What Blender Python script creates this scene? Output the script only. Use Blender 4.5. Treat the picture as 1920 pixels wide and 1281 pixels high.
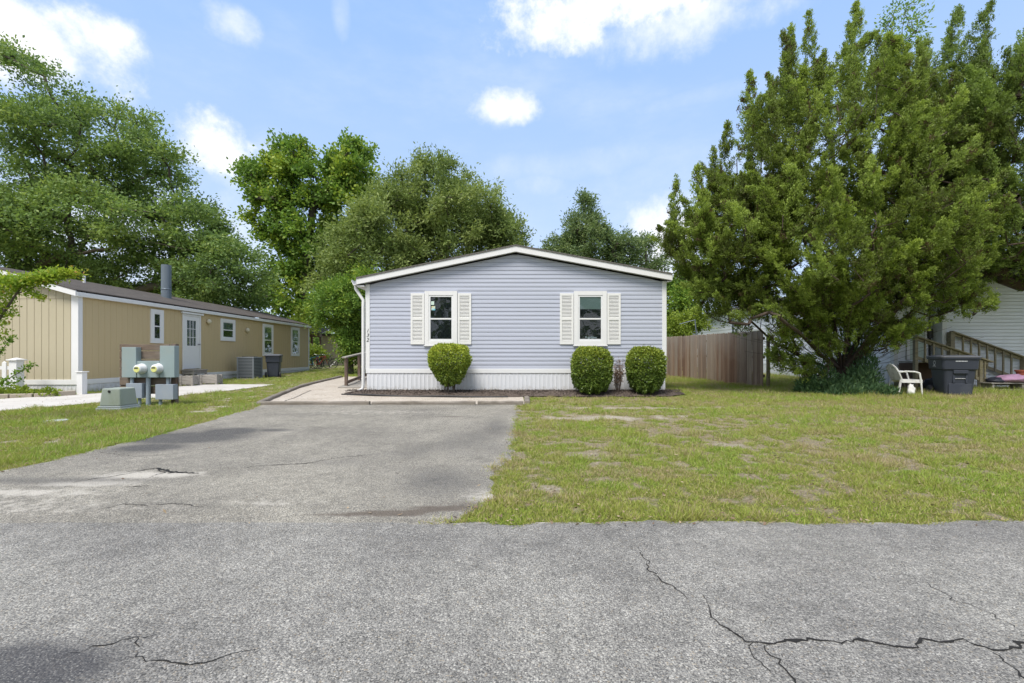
import bpy, math, random
import numpy as np
from mathutils import Vector, Matrix
R = math.radians
sc = bpy.context.scene
for o in list(bpy.data.objects): bpy.data.objects.remove(o)

# ------------------------------------------------------------------ camera
F = 853.3          # focal length in pixels of the 1920 px wide photograph
CH = 1.15; HZ = 667.0
cam = bpy.data.cameras.new('camera'); camo = bpy.data.objects.new('camera', cam)
sc.collection.objects.link(camo); sc.camera = camo
camo.location = (0, 0, CH); camo.rotation_euler = (R(90), 0, 0)
cam.sensor_width = 36; cam.lens = 16.0; cam.shift_y = (HZ - 640.5) / 1920
cam.clip_start = 0.05; cam.clip_end = 3000
sc.view_settings.view_transform = 'Standard'; sc.view_settings.look = 'None'
sc.view_settings.exposure = 0.80; sc.view_settings.gamma = 1
sc.render.resolution_x = 1024; sc.render.resolution_y = 683

# ------------------------------------------------------------------ light
SUN_EL, SUN_AZ = R(58), R(205)      # azimuth clockwise from +Y (north)
sun = bpy.data.lights.new('sun', 'SUN'); suno = bpy.data.objects.new('sun', sun)
sc.collection.objects.link(suno)
sun.energy = 2.7; sun.angle = R(24); sun.color = (1.0, 0.95, 0.87)
sd = Vector((math.sin(SUN_AZ) * math.cos(SUN_EL), math.cos(SUN_AZ) * math.cos(SUN_EL), math.sin(SUN_EL)))
suno.rotation_euler = sd.to_track_quat('Z', 'Y').to_euler()
world = bpy.data.worlds.new('World'); sc.world = world; world.use_nodes = True
wn, wl = world.node_tree.nodes, world.node_tree.links
wn.clear()
wout = wn.new('ShaderNodeOutputWorld'); bg = wn.new('ShaderNodeBackground')
sky = wn.new('ShaderNodeTexSky'); sky.sky_type = 'NISHITA'; sky.sun_disc = False
sky.sun_elevation = SUN_EL; sky.sun_rotation = SUN_AZ; sky.air_density = 1.0; sky.dust_density = 1.2; sky.ozone_density = 1.5
bg.inputs['Strength'].default_value = 0.15
tc = wn.new('ShaderNodeTexCoord'); nrm = wn.new('ShaderNodeVectorMath'); nrm.operation = 'NORMALIZE'
wl.new(tc.outputs['Generated'], nrm.inputs[0])
def wmath(op, a, b=None, c=None):
    n = wn.new('ShaderNodeMath'); n.operation = op
    for i, v in enumerate((a, b, c)):
        if v is None: continue
        if isinstance(v, (int, float)): n.inputs[i].default_value = v
        else: wl.new(v, n.inputs[i])
    return n.outputs[0]
def wnoise(scale, detail, rough=0.55, stretch=(1, 1, 1)):
    mp = wn.new('ShaderNodeMapping'); mp.inputs['Scale'].default_value = stretch
    wl.new(nrm.outputs[0], mp.inputs[0])
    n = wn.new('ShaderNodeTexNoise'); n.inputs['Scale'].default_value = scale; n.inputs['Detail'].default_value = detail
    n.inputs['Roughness'].default_value = rough
    wl.new(mp.outputs[0], n.inputs['Vector']); return n.outputs['Fac']
n1 = wnoise(7, 9, 0.62); n2 = wnoise(26, 7, 0.65)
edge = wmath('ADD', wmath('MULTIPLY', wmath('SUBTRACT', n1, 0.5), 3.6), wmath('MULTIPLY', wmath('SUBTRACT', n2, 0.5), 1.5))
# cumulus clouds: direction, angular half width and half height, opacity, edge softness
CLOUDS = [(20, 75, 210, 76, 1.0, .45), (180, 72, 86, 62, 1.0, .45), (432, 45, 52, 34, .7, .8), (402, 265, 70, 58, 1.0, .4),
          (440, 300, 70, 45, .5, .9), (500, 290, 50, 50, .4, 1.0), (1140, 0, 245, 66, 1.0, .35), (1050, 50, 130, 54, .98, .45), (1270, 30, 210, 70, .8, .8),
          (942, 200, 72, 33, .9, .6), (1250, 450, 85, 95, .95, .7), (1010, 350, 50, 22, .4, 1.0), (1420, 300, 330, 40, .35, 1.2), (1150, 300, 260, 30, .3, 1.2),
          (150, 420, 260, 90, .8, 1.0), (330, 470, 190, 110, .6, 1.0), (640, 22, 16, 50, .35, 1.0), (1400, 160, 260, 18, .2, 1.0)]
cov = None
for (px, py, rx, ry, op, soft) in CLOUDS:
    d = Vector(((px - 960) / F, 1, (HZ - py) / F)); L = d.length; d.normalize()
    e1 = Vector((d.y, -d.x, 0)).normalized(); e2 = e1.cross(d).normalized()
    dd = []
    for e, r in ((e1, rx), (e2, ry)):
        n = wn.new('ShaderNodeVectorMath'); n.operation = 'DOT_PRODUCT'; wl.new(nrm.outputs[0], n.inputs[0])
        n.inputs[1].default_value = e * (F * L / r); dd.append(n.outputs['Value'])
    n = wn.new('ShaderNodeVectorMath'); n.operation = 'DOT_PRODUCT'; wl.new(nrm.outputs[0], n.inputs[0]); n.inputs[1].default_value = d
    front = wmath('GREATER_THAN', n.outputs['Value'], 0.2)
    q = wmath('ADD', wmath('MULTIPLY', dd[0], dd[0]), wmath('MULTIPLY', dd[1], dd[1]))
    v = wmath('ADD', wmath('SUBTRACT', 1.0, q), edge)
    mr = wn.new('ShaderNodeMapRange'); mr.interpolation_type = 'SMOOTHSTEP'
    wl.new(v, mr.inputs[0]); mr.inputs[1].default_value = -0.45 * soft - .15; mr.inputs[2].default_value = soft * 1.5 + .35; mr.inputs[4].default_value = op
    c = wmath('MULTIPLY', mr.outputs[0], front)
    cov = c if cov is None else wmath('MAXIMUM', cov, c)
# generic thin cloud elsewhere in the sky
n3 = wnoise(2.2, 8, 0.6, (1, 1, 2.5)); mr = wn.new('ShaderNodeMapRange'); mr.interpolation_type = 'SMOOTHSTEP'
wl.new(n3, mr.inputs[0]); mr.inputs[1].default_value = .45; mr.inputs[2].default_value = .8; mr.inputs[4].default_value = .35
cov = wmath('MAXIMUM', cov, mr.outputs[0])
# broken cloud added unseen behind the viewer and overhead to whiten the skylight
sep2 = wn.new('ShaderNodeSeparateXYZ'); wl.new(nrm.outputs[0], sep2.inputs[0])
mb_ = wn.new('ShaderNodeMapRange'); wl.new(wmath('SUBTRACT', wmath('MULTIPLY', sep2.outputs[2], .55), sep2.outputs[1]), mb_.inputs[0]); mb_.inputs[1].default_value = -.1; mb_.inputs[2].default_value = .5
mc_ = wn.new('ShaderNodeMapRange'); wl.new(n3, mc_.inputs[0]); mc_.inputs[1].default_value = .36; mc_.inputs[2].default_value = .56
cov = wmath('MAXIMUM', cov, wmath('MULTIPLY', mb_.outputs[0], mc_.outputs[0]))
hs = wn.new('ShaderNodeHueSaturation'); hs.inputs['Saturation'].default_value = 1.0; hs.inputs['Value'].default_value = 1.0
wl.new(sky.outputs[0], hs.inputs['Color'])
# milky summer haze: the sky is lifted towards a pale blue
hz = wn.new('ShaderNodeMix'); hz.data_type = 'RGBA'; hz.inputs[0].default_value = 0.88
wl.new(hs.outputs[0], hz.inputs[6]); sep = wn.new('ShaderNodeSeparateXYZ'); wl.new(nrm.outputs[0], sep.inputs[0])
gr = wn.new('ShaderNodeMix'); gr.data_type = 'RGBA'; gr.inputs[6].default_value = (2.9, 3.4, 4.2, 1); gr.inputs[7].default_value = (1.32, 2.25, 4.0, 1)
mrg = wn.new('ShaderNodeMapRange'); wl.new(sep.outputs[2], mrg.inputs[0]); mrg.inputs[1].default_value = .02; mrg.inputs[2].default_value = .68
wl.new(wmath('POWER', mrg.outputs[0], .8), gr.inputs[0]); wl.new(gr.outputs[2], hz.inputs[7])
SKYMIX = hz
mx = wn.new('ShaderNodeMix'); mx.data_type = 'RGBA'
shade = wn.new('ShaderNodeMix'); shade.data_type = 'RGBA'; shade.inputs[6].default_value = (3.5, 3.8, 4.4, 1); shade.inputs[7].default_value = (4.55, 4.6, 4.75, 1)
wl.new(wmath('ADD', cov, wmath('MULTIPLY', wmath('SUBTRACT', n1, .5), 1.6)), shade.inputs[0])
wl.new(cov, mx.inputs[0]); wl.new(hz.outputs[2], mx.inputs[6]); wl.new(shade.outputs[2], mx.inputs[7])
wl.new(mx.outputs[2], bg.inputs['Color']); wl.new(bg.outputs[0], wout.inputs[0])

# ------------------------------------------------------------------ helpers
def gz(Y):
    return np.clip((np.asarray(Y, float) - 3) * 0.01, 0, 0.3)
def G(px, py):                       # pixel on the ground -> (X, Y)
    k = (py - HZ) / F
    Y = 1.18 / (k + .01)
    if Y < 3: Y = 1.15 / k
    return ((px - 960) / F * Y, Y)
def at(px, py, Y): return Vector(((px - 960) / F * Y, Y, CH + (HZ - py) / F * Y))
def vnoise(x, y, s, seed=0):
    x = np.asarray(x, float) / s; y = np.asarray(y, float) / s
    xi = np.floor(x).astype(np.int64); yi = np.floor(y).astype(np.int64)
    fx = x - xi; fy = y - yi; fx = fx * fx * (3 - 2 * fx); fy = fy * fy * (3 - 2 * fy)
    def h(a, b):
        n = (a * 374761393 + b * 668265263 + seed * 982451653) & 0x7fffffff
        n = ((n ^ (n >> 13)) * 1274126177) & 0x7fffffff
        n = (n ^ (n >> 16)) & 0xffff
        return n / 65535.0
    return (h(xi, yi) * (1 - fx) + h(xi + 1, yi) * fx) * (1 - fy) + (h(xi, yi + 1) * (1 - fx) + h(xi + 1, yi + 1) * fx) * fy
def fbm(x, y, s, o=4, seed=0):
    a = 0; w = 1; t = 0
    for i in range(o):
        a = a + w * vnoise(x, y, s, seed + i * 17); t += w; w *= .55; s *= .5
    return a / t

def tag(o, label=None, cat=None, group=None, kind=None):
    if label: o['label'] = label
    if cat: o['category'] = cat
    if group: o['group'] = group
    if kind: o['kind'] = kind
    return o
def empty(name, loc=(0, 0, 0), label=None, cat=None, group=None, rz=0):
    o = bpy.data.objects.new(name, None); sc.collection.objects.link(o)
    o.location = loc; o.rotation_euler.z = rz; o.empty_display_size = .2
    return tag(o, label, cat, group)
def chain_off(p):
    v = Vector((0, 0, 0))
    while p is not None: v += Vector(p.location); p = p.parent
    return v
def mesh_from(name, V, faces=None, quads=None, tris=None, mat=None, parent=None, origin=None, smooth=False, attrs=None):
    V = np.asarray(V, dtype=np.float64).reshape(-1, 3)
    if parent is not None: off = np.array(chain_off(parent))
    elif origin is not None: off = np.array(origin, float)
    else:
        off = np.array([(V[:, 0].min() + V[:, 0].max()) / 2, (V[:, 1].min() + V[:, 1].max()) / 2, V[:, 2].min()])
    me = bpy.data.meshes.new(name)
    if quads is not None or tris is not None:
        k = 4 if quads is not None else 3
        Q = np.asarray(quads if quads is not None else tris, dtype=np.int32).reshape(-1, k)
        me.vertices.add(len(V)); me.vertices.foreach_set('co', (V - off).astype(np.float32).ravel())
        me.loops.add(Q.size); me.loops.foreach_set('vertex_index', Q.ravel())
        me.polygons.add(len(Q)); me.polygons.foreach_set('loop_start', np.arange(0, Q.size, k, dtype=np.int32))
        me.update(calc_edges=True)
    else:
        me.from_pydata((V - off).tolist(), [], faces)
    if smooth: me.polygons.foreach_set('use_smooth', np.ones(len(me.polygons), dtype=bool))
    if attrs:
        for k_, a in attrs.items():
            at_ = me.attributes.new(k_, 'FLOAT', 'POINT'); at_.data.foreach_set('value', np.asarray(a, np.float32))
    if mat: me.materials.append(mat)
    me.update()
    o = bpy.data.objects.new(name, me); sc.collection.objects.link(o)
    if parent is not None: o.parent = parent
    else: o.location = off
    return o

class MB:
    def __init__(s): s.v = []; s.f = []
    def add(s, vs, fs):
        n = len(s.v); s.v += [tuple(v) for v in vs]; s.f += [tuple(i + n for i in f) for f in fs]; return s
    def box(s, x0, y0, z0, x1, y1, z1, M_=None):
        if x0 > x1: x0, x1 = x1, x0
        if y0 > y1: y0, y1 = y1, y0
        if z0 > z1: z0, z1 = z1, z0
        vs = [(x0, y0, z0), (x1, y0, z0), (x1, y1, z0), (x0, y1, z0), (x0, y0, z1), (x1, y0, z1), (x1, y1, z1), (x0, y1, z1)]
        if M_ is not None: vs = [M_ @ Vector(v) for v in vs]
        return s.add(vs, [(3, 2, 1, 0), (4, 5, 6, 7), (0, 1, 5, 4), (1, 2, 6, 5), (2, 3, 7, 6), (3, 0, 4, 7)])
    def bar(s, a, b, w, h, up=(0, 0, 1)):
        a = Vector(a); b = Vector(b); d = (b - a); L = d.length; d.normalize(); u = Vector(up)
        sd_ = d.cross(u)
        if sd_.length < 1e-4: sd_ = d.cross(Vector((0, 1, 0)))
        sd_.normalize(); u = sd_.cross(d).normalized()
        vs = []
        for p in (a, b):
            for (i, j) in ((-1, -1), (1, -1), (1, 1), (-1, 1)): vs.append(p + sd_ * (i * w / 2) + u * (j * h / 2))
        return s.add(vs, [(0, 1, 2, 3), (7, 6, 5, 4), (0, 4, 5, 1), (1, 5, 6, 2), (2, 6, 7, 3), (3, 7, 4, 0)])
    def tube(s, pts, r, n=8, cap=True):
        pts = [Vector(p) for p in pts]; rs = r if isinstance(r, (list, tuple)) else [r] * len(pts)
        vs = []; prev = None
        for i, p in enumerate(pts):
            d = (pts[min(i + 1, len(pts) - 1)] - pts[max(i - 1, 0)]).normalized()
            if prev is None:
                a = d.cross(Vector((0, 0, 1)))
                if a.length < .1: a = d.cross(Vector((1, 0, 0)))
            else: a = prev - d * prev.dot(d)
            a.normalize(); prev = a; b = d.cross(a)
            for k in range(n):
                t = 2 * math.pi * k / n; vs.append(p + (a * math.cos(t) + b * math.sin(t)) * rs[i])
        fs = [(i * n + k, i * n + (k + 1) % n, (i + 1) * n + (k + 1) % n, (i + 1) * n + k) for i in range(len(pts) - 1) for k in range(n)]
        if cap: fs += [tuple(range(n - 1, -1, -1)), tuple(range((len(pts) - 1) * n, len(pts) * n))]
        return s.add(vs, fs)
    def loft(s, rings, cap=True):     # rings: lists of equal numbers of points
        n = len(rings[0]); vs = [p for r in rings for p in r]
        fs = [(i * n + k, i * n + (k + 1) % n, (i + 1) * n + (k + 1) % n, (i + 1) * n + k) for i in range(len(rings) - 1) for k in range(n)]
        if cap: fs += [tuple(range(n - 1, -1, -1)), tuple(range((len(rings) - 1) * n, len(rings) * n))]
        return s.add(vs, fs)
    def lathe(s, prof, c=(0, 0, 0), n=16, axis='z', cap=True):
        rings = []
        for (r, z) in prof:
            ring = []
            for k in range(n):
                t = 2 * math.pi * k / n; a, b = r * math.cos(t), r * math.sin(t)
                if axis == 'z': ring.append((c[0] + a, c[1] + b, c[2] + z))
                elif axis == 'y': ring.append((c[0] + a, c[1] - z, c[2] + b))
                else: ring.append((c[0] + z, c[1] + a, c[2] + b))
            rings.append(ring)
        return s.loft(rings, cap)
    def torus(s, c, Rr, r, axis='y', n=28, m=6):
        rings = []
        for i in range(n):
            t = 2 * math.pi * i / n
            for k in range(m):
                u = 2 * math.pi * k / m; q = Rr + r * math.cos(u)
                if axis == 'y': rings.append((c[0] + q * math.cos(t), c[1] + r * math.sin(u), c[2] + q * math.sin(t)))
                elif axis == 'x': rings.append((c[0] + r * math.sin(u), c[1] + q * math.cos(t), c[2] + q * math.sin(t)))
                else: rings.append((c[0] + q * math.cos(t), c[1] + q * math.sin(t), c[2] + r * math.sin(u)))
        fs = [(i * m + k, i * m + (k + 1) % m, ((i + 1) % n) * m + (k + 1) % m, ((i + 1) % n) * m + k) for i in range(n) for k in range(m)]
        return s.add(rings, fs)
    def build(s, name, mat, parent=None, bevel=0, smooth=False, origin=None, label=None, cat=None, group=None, kind=None):
        o = mesh_from(name, s.v, faces=s.f, mat=mat, parent=parent, origin=origin, smooth=smooth)
        if bevel:
            m = o.modifiers.new('bevel', 'BEVEL'); m.width = bevel; m.segments = 2; m.limit_method = 'ANGLE'
        return tag(o, label, cat, group, kind)
def copy_tree(o, parent=None):
    c = o.copy(); sc.collection.objects.link(c); c.parent = parent
    for ch in list(o.children): copy_tree(ch, c)
    return c
def text_mesh(txt, size, name, mat, parent, loc, rot=(R(90), 0, 0), ext=.003, shear=0):
    cu = bpy.data.curves.new(name, 'FONT'); cu.body = txt; cu.size = size; cu.extrude = ext; cu.shear = shear; cu.align_x = 'CENTER'
    tmp = bpy.data.objects.new('tmp', cu); sc.collection.objects.link(tmp)
    me = bpy.data.meshes.new_from_object(tmp); bpy.data.objects.remove(tmp)
    me.transform(Matrix.Translation(Vector(loc) - chain_off(parent)) @ Matrix.Rotation(rot[2], 4, 'Z') @ Matrix.Rotation(rot[0], 4, 'X'))
    me.name = name; me.materials.clear(); me.materials.append(mat)
    o = bpy.data.objects.new(name, me); sc.collection.objects.link(o); o.parent = parent; return o

# ------------------------------------------------------------------ materials
class NT:
    def __init__(s, name):
        s.m = bpy.data.materials.new(name); s.m.use_nodes = True; s.n = s.m.node_tree.nodes; s.l = s.m.node_tree.links
        s.b = s.n['Principled BSDF']; s.out = s.n['Material Output']; s.tc = s.n.new('ShaderNodeTexCoord')
        s.geo = s.n.new('ShaderNodeNewGeometry')
    def sock(s, v, i):
        if isinstance(v, (int, float)): i.default_value = v
        elif isinstance(v, tuple): i.default_value = v if len(v) == 4 or i.type == 'VECTOR' else (*v, 1)
        else: s.l.new(v, i)
    def pos(s, scale=(1, 1, 1), world=False):
        mp = s.n.new('ShaderNodeMapping'); mp.inputs['Scale'].default_value = scale
        s.l.new(s.geo.outputs['Position'] if world else s.tc.outputs['Object'], mp.inputs[0]); return mp.outputs[0]
    def noise(s, scale, detail=4, rough=.55, vec=None, out='Fac', dist=0):
        n = s.n.new('ShaderNodeTexNoise'); n.inputs['Scale'].default_value = scale; n.inputs['Detail'].default_value = detail
        n.inputs['Roughness'].default_value = rough; n.inputs['Distortion'].default_value = dist
        s.l.new(vec if vec is not None else s.pos(), n.inputs['Vector']); return n.outputs[out]
    def vor(s, scale, vec=None, feature='F1', out='Distance'):
        n = s.n.new('ShaderNodeTexVoronoi'); n.feature = feature; n.inputs['Scale'].default_value = scale
        s.l.new(vec if vec is not None else s.pos(), n.inputs['Vector']); return n.outputs[out]
    def math(s, op, a, b=0.0, clamp=False):
        n = s.n.new('ShaderNodeMath'); n.operation = op; n.use_clamp = clamp; s.sock(a, n.inputs[0]); s.sock(b, n.inputs[1]); return n.outputs[0]
    def rng(s, v, a, b, c=0.0, d=1.0):
        n = s.n.new('ShaderNodeMapRange'); s.sock(v, n.inputs[0]); n.inputs[1].default_value = a; n.inputs[2].default_value = b
        n.inputs[3].default_value = c; n.inputs[4].default_value = d; return n.outputs[0]
    def mix(s, f, a, b, mode='MIX'):
        n = s.n.new('ShaderNodeMix'); n.data_type = 'RGBA'; n.blend_type = mode; s.sock(f, n.inputs[0]); s.sock(a, n.inputs[6]); s.sock(b, n.inputs[7]); return n.outputs[2]
    def ramp(s, f, stops):
        n = s.n.new('ShaderNodeValToRGB'); s.sock(f, n.inputs[0]); e = n.color_ramp.elements
        while len(e) < len(stops): e.new(.5)
        for i, (p, c) in enumerate(stops): e[i].position = p; e[i].color = (*c, 1)
        return n.outputs[0]
    def attr(s, name):
        n = s.n.new('ShaderNodeAttribute'); n.attribute_name = name; return n.outputs['Fac']
    def bump(s, h, strength=.4, dist=.01):
        n = s.n.new('ShaderNodeBump'); n.inputs['Strength'].default_value = strength; n.inputs['Distance'].default_value = dist
        s.l.new(h, n.inputs['Height']); s.l.new(n.outputs[0], s.b.inputs['Normal']); return s
    def fin(s, col, rough=.8, metal=0, spec=.4):
        s.sock(col, s.b.inputs['Base Color']); s.sock(rough, s.b.inputs['Roughness']); s.b.inputs['Metallic'].default_value = metal
        s.b.inputs['Specular IOR Level'].default_value = spec; return s.m
def mul(c, k): return tuple(min(1, x * k) for x in c)
def plain(name, c, rough=.6, var=.12, scale=6, bump=0, bs=60, metal=0, spec=.4, dirt=None, stretch=(1, 1, 1)):
    t = NT(name); v = t.pos(stretch)
    col = t.mix(t.noise(scale, 5, vec=v), mul(c, 1 - var), mul(c, 1 + var))
    if dirt: col = t.mix(t.rng(t.noise(scale * .45, 6, .65, vec=v), .5, .75, 0, .7), col, dirt)
    if bump: t.bump(t.noise(bs, 3, vec=v), bump, .004)
    return t.fin(col, rough, metal, spec)
def wood(name, c, c2, grain=(40, 40, 2.5), rough=.85, bump=.4):
    t = NT(name); v = t.pos(grain); g = t.noise(1, 6, .65, vec=v)
    col = t.ramp(g, [(.3, c2), (.55, c), (.75, mul(c, 1.25))])
    col = t.mix(t.rng(t.noise(2.2, 4), .35, .7), col, t.mix(.5, col, (.22, .20, .18)))
    t.bump(g, bump, .004); return t.fin(col, rough)
M = {}
M['white'] = plain('white_vinyl', (.66, .67, .68), .45, .03, 3, dirt=(.66, .66, .64))
M['trim'] = plain('white_trim_paint', (.67, .67, .67), .5, .03, 4)
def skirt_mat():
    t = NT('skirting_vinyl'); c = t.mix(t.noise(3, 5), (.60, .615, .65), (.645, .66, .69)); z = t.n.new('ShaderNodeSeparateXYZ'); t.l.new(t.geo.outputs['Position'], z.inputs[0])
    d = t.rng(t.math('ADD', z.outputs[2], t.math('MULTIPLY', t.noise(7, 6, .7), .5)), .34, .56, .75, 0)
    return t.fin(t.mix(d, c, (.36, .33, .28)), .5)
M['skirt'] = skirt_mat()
M['shutter'] = plain('cream_shutter', (.67, .67, .655), .55, .03, 5)
M['siding'] = plain('blue_grey_siding', (.42, .445, .525), .5, .06, 1.2, bump=.08, bs=90, stretch=(.3, .3, 5))
M['wsiding'] = plain('white_siding', (.74, .77, .83), .55, .04, 1.2, dirt=(.50, .54, .56))
M['tan'] = plain('tan_panel_paint', (.475, .375, .215), .75, .05, 1.5, bump=.25, bs=40, stretch=(1, 1, .25))
M['tan2'] = plain('tan_gable_paint', (.41, .365, .26), .75, .05, 1.5, bump=.25, bs=40, stretch=(1, 1, .25))
M['glassback'] = plain('unlit_room_backing', (.016, .018, .024), .6, .2, 3)
M['curtain'] = plain('pale_green_curtain', (.38, .46, .44), .8, .12, 20, stretch=(6, 1, .4))
M['curtainw'] = plain('white_curtain', (.6, .62, .64), .8, .2, 14, stretch=(8, 8, .4))
M['greybox'] = plain('grey_green_enclosure', (.25, .315, .33), .5, .06, 4, dirt=(.3, .32, .3))
M['greybox2'] = plain('blue_grey_enclosure', (.27, .31, .37), .5, .06, 4, dirt=(.33, .35, .36))
M['conduit'] = plain('conduit_grey', (.24, .29, .34), .45, .05, 4)
M['pedestal'] = plain('utility_box_green', (.33, .37, .33), .65, .12, 3, dirt=(.22, .25, .14), bump=.2, stretch=(1, 1, .5))
M['pedcap'] = plain('utility_box_base', (.38, .42, .43), .7, .12, 4, dirt=(.28, .30, .26))
M['bin'] = plain('slate_plastic', (.038, .044, .062), .5, .12, 4, bump=.06, bs=90, dirt=(.075, .08, .095))
M['binlid'] = plain('slate_plastic_lid', (.08, .085, .10), .55, .1, 4, dirt=(.13, .13, .13))
M['black'] = plain('black_rubber', (.02, .02, .022), .6, .2, 10)
M['mark'] = plain('white_print', (.55, .57, .6), .6)
M['number'] = plain('black_number', (.015, .015, .015), .4)
M['acgrey'] = plain('condenser_grey', (.17, .19, .21), .5, .06, 5)
M['acdark'] = plain('condenser_dark', (.035, .04, .045), .6, .06, 5)
M['wood'] = wood('brown_timber', (.13, .085, .062), (.05, .032, .025), (30, 30, 2.5))
M['woodh'] = wood('weathered_plank', (.145, .10, .072), (.06, .042, .03), (2.5, 30, 40))
M['graywood'] = wood('grey_weathered_wood', (.33, .31, .28), (.17, .155, .14), (3, 25, 25))
M['greenwood'] = wood('mossy_stair_timber', (.26, .225, .13), (.13, .11, .06), (3, 30, 30))
M['timber'] = wood('landscape_timber', (.19, .165, .135), (.085, .072, .058), (3, 12, 12))
M['bark'] = plain('grey_bark', (.10, .085, .068), .95, .35, 7, bump=.8, bs=22, stretch=(1, 1, .35))
M['cbark'] = plain('cedar_bark', (.085, .062, .05), .95, .35, 9, bump=.8, bs=30, stretch=(1, 1, .2))
M['steel'] = plain('galvanised_flue', (.15, .18, .21), .4, .08, 4, metal=.35)
M['pot'] = plain('terracotta', (.42, .13, .07), .8)
M['purple'] = plain('mauve_fabric', (.40, .24, .36), .9, .25, 14, bump=.5, bs=25)
M['darkbag'] = plain('dark_bag', (.02, .022, .035), .5, .3, 10, bump=.5, bs=15)
M['pwhite'] = plain('white_plastic', (.78, .77, .74), .45, .05, 8, dirt=(.58, .56, .50))
M['brick'] = plain('tan_paver', (.36, .31, .25), .9, .2, 9, bump=.5, bs=60, dirt=(.2, .18, .14))
M['red'] = plain('red_paint', (.35, .03, .035), .4); M['blue'] = plain('blue_paint', (.10, .30, .38), .4)
M['brownred'] = wood('red_brown_post', (.10, .04, .03), (.05, .02, .015))
M['lamp'] = plain('yellowed_fixture', (.55, .5, .36), .5)
M['chrome'] = plain('brushed_knob', (.3, .3, .3), .3, metal=.9)
M['ringyellow'] = plain('meter_label', (.62, .62, .22), .5, .3, 30)
def glass(name='window_glass'):
    t = NT(name); t.n.remove(t.b)
    tr = t.n.new('ShaderNodeBsdfTransparent'); tr.inputs[0].default_value = (.86, .9, .9, 1)
    gl = t.n.new('ShaderNodeBsdfGlossy'); gl.inputs['Roughness'].default_value = .02; gl.inputs[0].default_value = (1, 1, 1, 1)
    fr = t.n.new('ShaderNodeFresnel'); fr.inputs[0].default_value = 1.5; mxs = t.n.new('ShaderNodeMixShader')
    b = t.n.new('ShaderNodeBump'); b.inputs['Strength'].default_value = .08; b.inputs['Distance'].default_value = .02
    t.l.new(t.noise(3, 1), b.inputs['Height']); t.l.new(b.outputs[0], gl.inputs['Normal'])
    t.l.new(t.math('MULTIPLY', fr.outputs[0], .8), mxs.inputs[0]); t.l.new(tr.outputs[0], mxs.inputs[1]); t.l.new(gl.outputs[0], mxs.inputs[2]); t.l.new(mxs.outputs[0], t.out.inputs[0]); return t.m
M['glass'] = glass()
def shingle(name, c, c2):
    t = NT(name); br = t.n.new('ShaderNodeTexBrick'); t.l.new(t.pos(), br.inputs[0])
    br.inputs['Scale'].default_value = 1; br.inputs['Brick Width'].default_value = .3; br.inputs['Row Height'].default_value = .14; br.inputs['Mortar Size'].default_value = .008
    br.inputs['Color1'].default_value = (*c, 1); br.inputs['Color2'].default_value = (*c2, 1); br.inputs['Mortar'].default_value = (*mul(c, .4), 1)
    mp = t.pos(); n = t.n.new('ShaderNodeMapping'); n.inputs['Rotation'].default_value = (0, 0, R(90)); t.l.new(mp, n.inputs[0]); t.l.new(n.outputs[0], br.inputs[0])
    col = t.mix(t.noise(3, 6, .7), br.outputs[0], t.mix(.55, br.outputs[0], (.09, .085, .08)))
    col = t.mix(t.rng(t.noise(120, 2), .3, .7, 0, .5), col, c2); t.bump(t.noise(90, 3), .6, .005); return t.fin(col, .95)
M['shingle'] = shingle('brown_shingle', (.045, .036, .032), (.085, .07, .06)); M['shingleg'] = shingle('grey_shingle', (.10, .095, .09), (.15, .14, .13))
def fence_mat():
    t = NT('weathered_fence_board'); v = t.pos((28, 28, 1.2)); g = t.noise(1, 6, .6, vec=v)
    isl = t.attr('t')
    c1 = t.ramp(isl, [(0, (.23, .13, .085)), (.35, (.36, .24, .165)), (.7, (.40, .32, .25)), (1, (.27, .19, .14))])
    z = t.n.new('ShaderNodeSeparateXYZ'); t.l.new(t.geo.outputs['Position'], z.inputs[0])
    grey = t.rng(t.math('ADD', z.outputs[2], t.math('MULTIPLY', t.noise(1.6, 3), 1.4)), 1.7, 2.6)
    c = t.mix(t.rng(g, .3, .7), t.mix(.5, c1, (.06, .04, .03)), c1); c = t.mix(t.math('MULTIPLY', grey, .5), c, (.34, .30, .255))
    t.bump(g, .4, .004); return t.fin(c, .9)
M['fence'] = fence_mat()
def leafmat(name, stops, trans=.42, rough=.55):
    t = NT(name); col = t.ramp(t.attr('t'), stops)
    t.fin(col, rough, 0, .3); tl = t.n.new('ShaderNodeBsdfTranslucent'); t.l.new(t.mix(.5, col, t.mix(1.0, col, (1, 1, .35), 'MULTIPLY')), tl.inputs[0])
    ms = t.n.new('ShaderNodeMixShader'); ms.inputs[0].default_value = trans
    t.l.new(t.b.outputs[0], ms.inputs[1]); t.l.new(tl.outputs[0], ms.inputs[2]); t.l.new(ms.outputs[0], t.out.inputs[0]); return t.m
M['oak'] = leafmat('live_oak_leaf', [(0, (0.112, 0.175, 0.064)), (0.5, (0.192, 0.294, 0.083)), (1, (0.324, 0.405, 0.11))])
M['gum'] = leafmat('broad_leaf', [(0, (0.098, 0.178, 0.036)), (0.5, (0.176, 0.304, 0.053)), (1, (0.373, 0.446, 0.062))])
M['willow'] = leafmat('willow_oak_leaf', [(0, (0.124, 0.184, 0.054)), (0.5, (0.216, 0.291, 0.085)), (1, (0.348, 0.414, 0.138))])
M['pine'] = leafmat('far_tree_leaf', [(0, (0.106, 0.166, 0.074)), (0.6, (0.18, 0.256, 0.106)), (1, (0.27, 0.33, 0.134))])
M['cedar'] = leafmat('cedar_spray', [(0, (.15, .10, .055)), (.12, (.085, .085, .035)), (.4, (.17, .225, .05)), (.7, (.27, .365, .07)), (1, (.44, .54, .12))], .46)
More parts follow.
